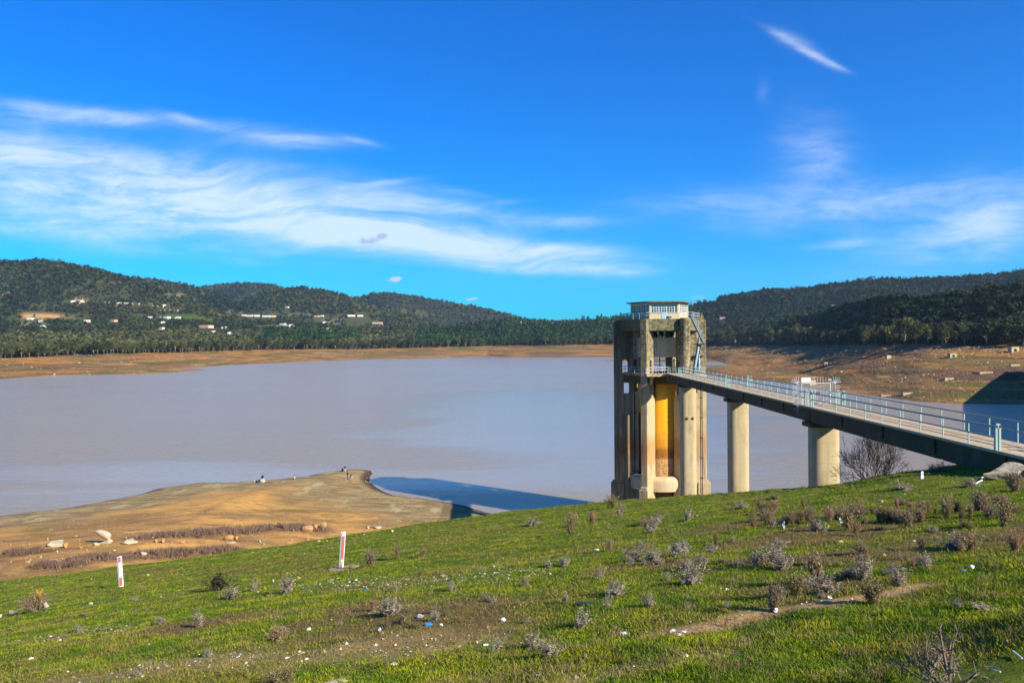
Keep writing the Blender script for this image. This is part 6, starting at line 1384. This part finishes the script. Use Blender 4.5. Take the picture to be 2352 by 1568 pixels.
# ------------------------------------------------------------------ people at the water
def person(xp, yp, height, pose, face, cols, label):
    """one continuous skinned body; cols = skin, top, legs, shoes, hair"""
    x, y, z = hit(xp, yp) if not isinstance(xp, tuple) else xp
    J = {}; R = {}; E = []
    def j(n, p, r, par=None):
        J[n] = Vector(p); R[n] = r
        if par: E.append((par, n))
    if pose in ('stand', 'stand2'):
        j('pelvis', (0, 0, .95), .15); j('waist', (0, .01, 1.1), .135, 'pelvis'); j('chest', (0, 0, 1.3), .165, 'waist'); j('neck', (0, 0, 1.5), .06, 'chest'); j('head', (0, .02, 1.6), .085, 'neck'); j('crown', (0, .015, 1.72), .08, 'head')
        hips = [(-.1, 0, .88), (.1, 0, .88)]; knees = [(-.11, .02, .5), (.12, .05, .5)]; ank = [(-.12, 0, .09), (.14, .0, .09)]
        sh = [(-.19, 0, 1.42), (.19, 0, 1.42)]
        el = [(-.27, -.02, 1.14), (.27, .06, 1.16)] if pose == 'stand' else [(-.24, .06, 1.16), (.25, .12, 1.2)]
        wr = [(-.25, .12, .92), (.16, .22, 1.12)] if pose == 'stand' else [(-.1, .3, 1.2), (.12, .34, 1.28)]
    elif pose == 'sit':
        j('pelvis', (0, 0, .17), .16); j('waist', (0, .03, .32), .14, 'pelvis'); j('chest', (0, .08, .52), .165, 'waist'); j('neck', (0, .13, .70), .06, 'chest'); j('head', (0, .17, .8), .085, 'neck'); j('crown', (0, .17, .91), .08, 'head')
        hips = [(-.1, .08, .15), (.1, .08, .15)]; knees = [(-.14, .42, .46), (.14, .42, .46)]; ank = [(-.13, .6, .08), (.13, .6, .08)]
        sh = [(-.19, .08, .63), (.19, .08, .63)]; el = [(-.25, .25, .45), (.25, .25, .45)]; wr = [(-.08, .42, .52), (.1, .42, .52)]
    else:                                               # bending forward over the ground
        j('pelvis', (0, 0, .72), .155); j('waist', (0, .16, .78), .14, 'pelvis'); j('chest', (0, .36, .74), .165, 'waist'); j('neck', (0, .53, .66), .06, 'chest'); j('head', (0, .62, .58), .085, 'neck'); j('crown', (0, .70, .5), .08, 'head')
        hips = [(-.1, 0, .66), (.1, 0, .66)]; knees = [(-.13, .16, .4), (.13, .16, .4)]; ank = [(-.13, .0, .09), (.13, .0, .09)]
        sh = [(-.19, .42, .68), (.19, .42, .68)]; el = [(-.22, .46, .42), (.22, .46, .42)]; wr = [(-.12, .5, .2), (.12, .5, .2)]
    for i, s in enumerate('lr'):
        sg_ = -1 if i == 0 else 1
        j('hip' + s, hips[i], .105, 'pelvis'); j('knee' + s, knees[i], .065, 'hip' + s); j('ankle' + s, ank[i], .045, 'knee' + s); a = Vector(ank[i]); j('toe' + s, a + Vector((0, .19, -.05)), .035, 'ankle' + s)
        j('sh' + s, sh[i], .07, 'chest'); j('el' + s, el[i], .045, 'sh' + s); j('wr' + s, wr[i], .028, 'el' + s)
        w_ = Vector(wr[i]); d = (w_ - Vector(el[i])).normalized(); side = d.cross(Vector((0, 0, 1))).normalized() if abs(d.z) < .95 else Vector((1, 0, 0))
        j('palm' + s, w_ + d * .07, .03, 'wr' + s)
        for f, (o_, l_) in enumerate(((-.03, .06), (-.01, .075), (.01, .07), (.03, .055))):
            b0 = w_ + d * .09 + side * o_; j('fa%d' % f + s, b0, .01, 'palm' + s); j('fb%d' % f + s, b0 + d * l_ * .5 + Vector((0, 0, -.008)), .009, 'fa%d' % f + s); j('fc%d' % f + s, b0 + d * l_ + Vector((0, 0, -.03)), .008, 'fb%d' % f + s)
        j('th' + s, w_ + d * .04 + side * (-.045 * sg_), .011, 'palm' + s); j('tg' + s, w_ + d * .08 + side * (-.06 * sg_), .009, 'th' + s)
    j('nose', J['head'] + Vector((0, .1, .0)), .015, 'head')
    names = list(J); me = bpy.data.meshes.new('tmp'); me.from_pydata([J[n] for n in names], [(names.index(a), names.index(b)) for a, b in E], [])
    tmp = bpy.data.objects.new('tmp', me); COL.objects.link(tmp); sm_ = tmp.modifiers.new('skin', 'SKIN'); 
    lay = me.skin_vertices[0].data if me.skin_vertices else None
    if lay is None:
        bm = bmesh.new(); bm.from_mesh(me); bm.verts.layers.skin.verify(); bm.to_mesh(me); bm.free(); lay = me.skin_vertices[0].data
    for i, n in enumerate(names):
        lay[i].radius = (R[n], R[n] * (.72 if n in ('chest', 'waist', 'pelvis') else 1)); lay[i].use_root = n == 'pelvis'
    sb = tmp.modifiers.new('sub', 'SUBSURF'); sb.levels = 2; sb.render_levels = 2
    dg = bpy.context.evaluated_depsgraph_get(); em = bpy.data.meshes.new_from_object(tmp.evaluated_get(dg)); bpy.data.objects.remove(tmp)
    em.materials.clear()
    for c_ in cols[:4]: em.materials.append(c_)
    reg = {}
    for a, b in E:
        k = 1
        if b[:4] in ('knee', 'ankl') or b[:3] == 'hip': k = 2
        if b[:3] == 'toe': k = 3
        if b[:4] == 'palm' or b[:2] in ('fa', 'fb', 'fc', 'th', 'tg') or b in ('head', 'crown', 'nose'): k = 0
        reg[(a, b)] = k
    segs = [(J[a], J[b], reg[(a, b)]) for a, b in E]
    for pl in em.polygons:
        c_ = pl.center; best = 9; kk = 1
        for a, b, k in segs:
            e = b - a; t_ = max(0, min(1, (c_ - a).dot(e) / (e.length_squared + 1e-9))); dd_ = (c_ - a - e * t_).length
            if dd_ < best: best = dd_; kk = k
        pl.material_index = kk; pl.use_smooth = True
    s = height / 1.78; em.transform(Matrix.Scale(s, 4)); em.name = 'body'
    o = empty('person', (x, y, z), face); tag(o, label, 'person'); link('body', em, o)
    bm = bmesh.new(); bmesh.ops.create_uvsphere(bm, u_segments=14, v_segments=10, radius=.108)
    hd = (J['head'] + J['crown']) / 2; ax__ = (J['crown'] - J['head']).normalized()
    hc = (hd + ax__ * .025 + Vector((0, -.025, 0)))
    for v in bm.verts: v.co = hc + v.co * (1 if v.co.y < .03 else .96)
    bmesh.ops.scale(bm, vec=(s, s, s), verts=bm.verts); hm_ = bpy.data.meshes.new('hair'); bm.to_mesh(hm_); bm.free(); hm_.materials.append(cols[4]); link('hair', hm_, o)
    jk = MB(); w0, c0, sh0 = J['pelvis'], J['chest'], (J['shl'] + J['shr']) / 2
    jk.tube([w0 * s + Vector((0, 0, 0)), J['waist'] * s, c0 * s, (sh0 + (J['neck'] - sh0) * .3) * s], [.19 * s, .18 * s, .205 * s, .1 * s], 14, caps=False); jk.build('jacket', cols[1], o, smooth=True)
    return o
K = {n: plain('cloth_' + n, c, .85, .2, 6, .1) for n, c in {'black': (.012, .012, .016), 'jeans': (.35, .42, .5), 'maroon': (.09, .015, .03), 'shoe': (.05, .045, .04), 'hair': (.015, .01, .008), 'tan': (.4, .3, .2), 'navy': (.02, .025, .05), 'white': (.6, .6, .6)}.items()}
K['skin'] = plain('skin', (.38, .22, .14), .6, .1, 6, .3)
person(603, 1109, 1.8, 'stand', .6, (K['skin'], K['black'], K['jeans'], K['shoe'], K['hair']), 'person in black jacket and pale jeans standing by the white boulder')
person(676, 1101, 1.7, 'sit', .2, (K['skin'], K['tan'], K['tan'], K['shoe'], K['hair']), 'person in sandy clothes sitting at the water edge')
person(787, 1083.5, 1.75, 'sit', .5, (K['skin'], K['black'], K['jeans'], K['shoe'], K['hair']), 'person in black sitting on the spit tip, left of the pair')
person(792.5, 1084, 1.55, 'stand', 2.6, (K['skin'], K['navy'], K['white'], K['shoe'], K['tan']), 'person in dark top standing on the spit tip, right of the pair')
person(798, 1100, 1.75, 'stand2', -1.4, (K['skin'], K['maroon'], K['black'], K['shoe'], K['hair']), 'person in dark red top and black trousers standing by the stone heap')
person(808, 1101, 1.75, 'bend', .6, (K['skin'], K['black'], K['jeans'], K['shoe'], K['hair']), 'person in black bending over the stone heap')
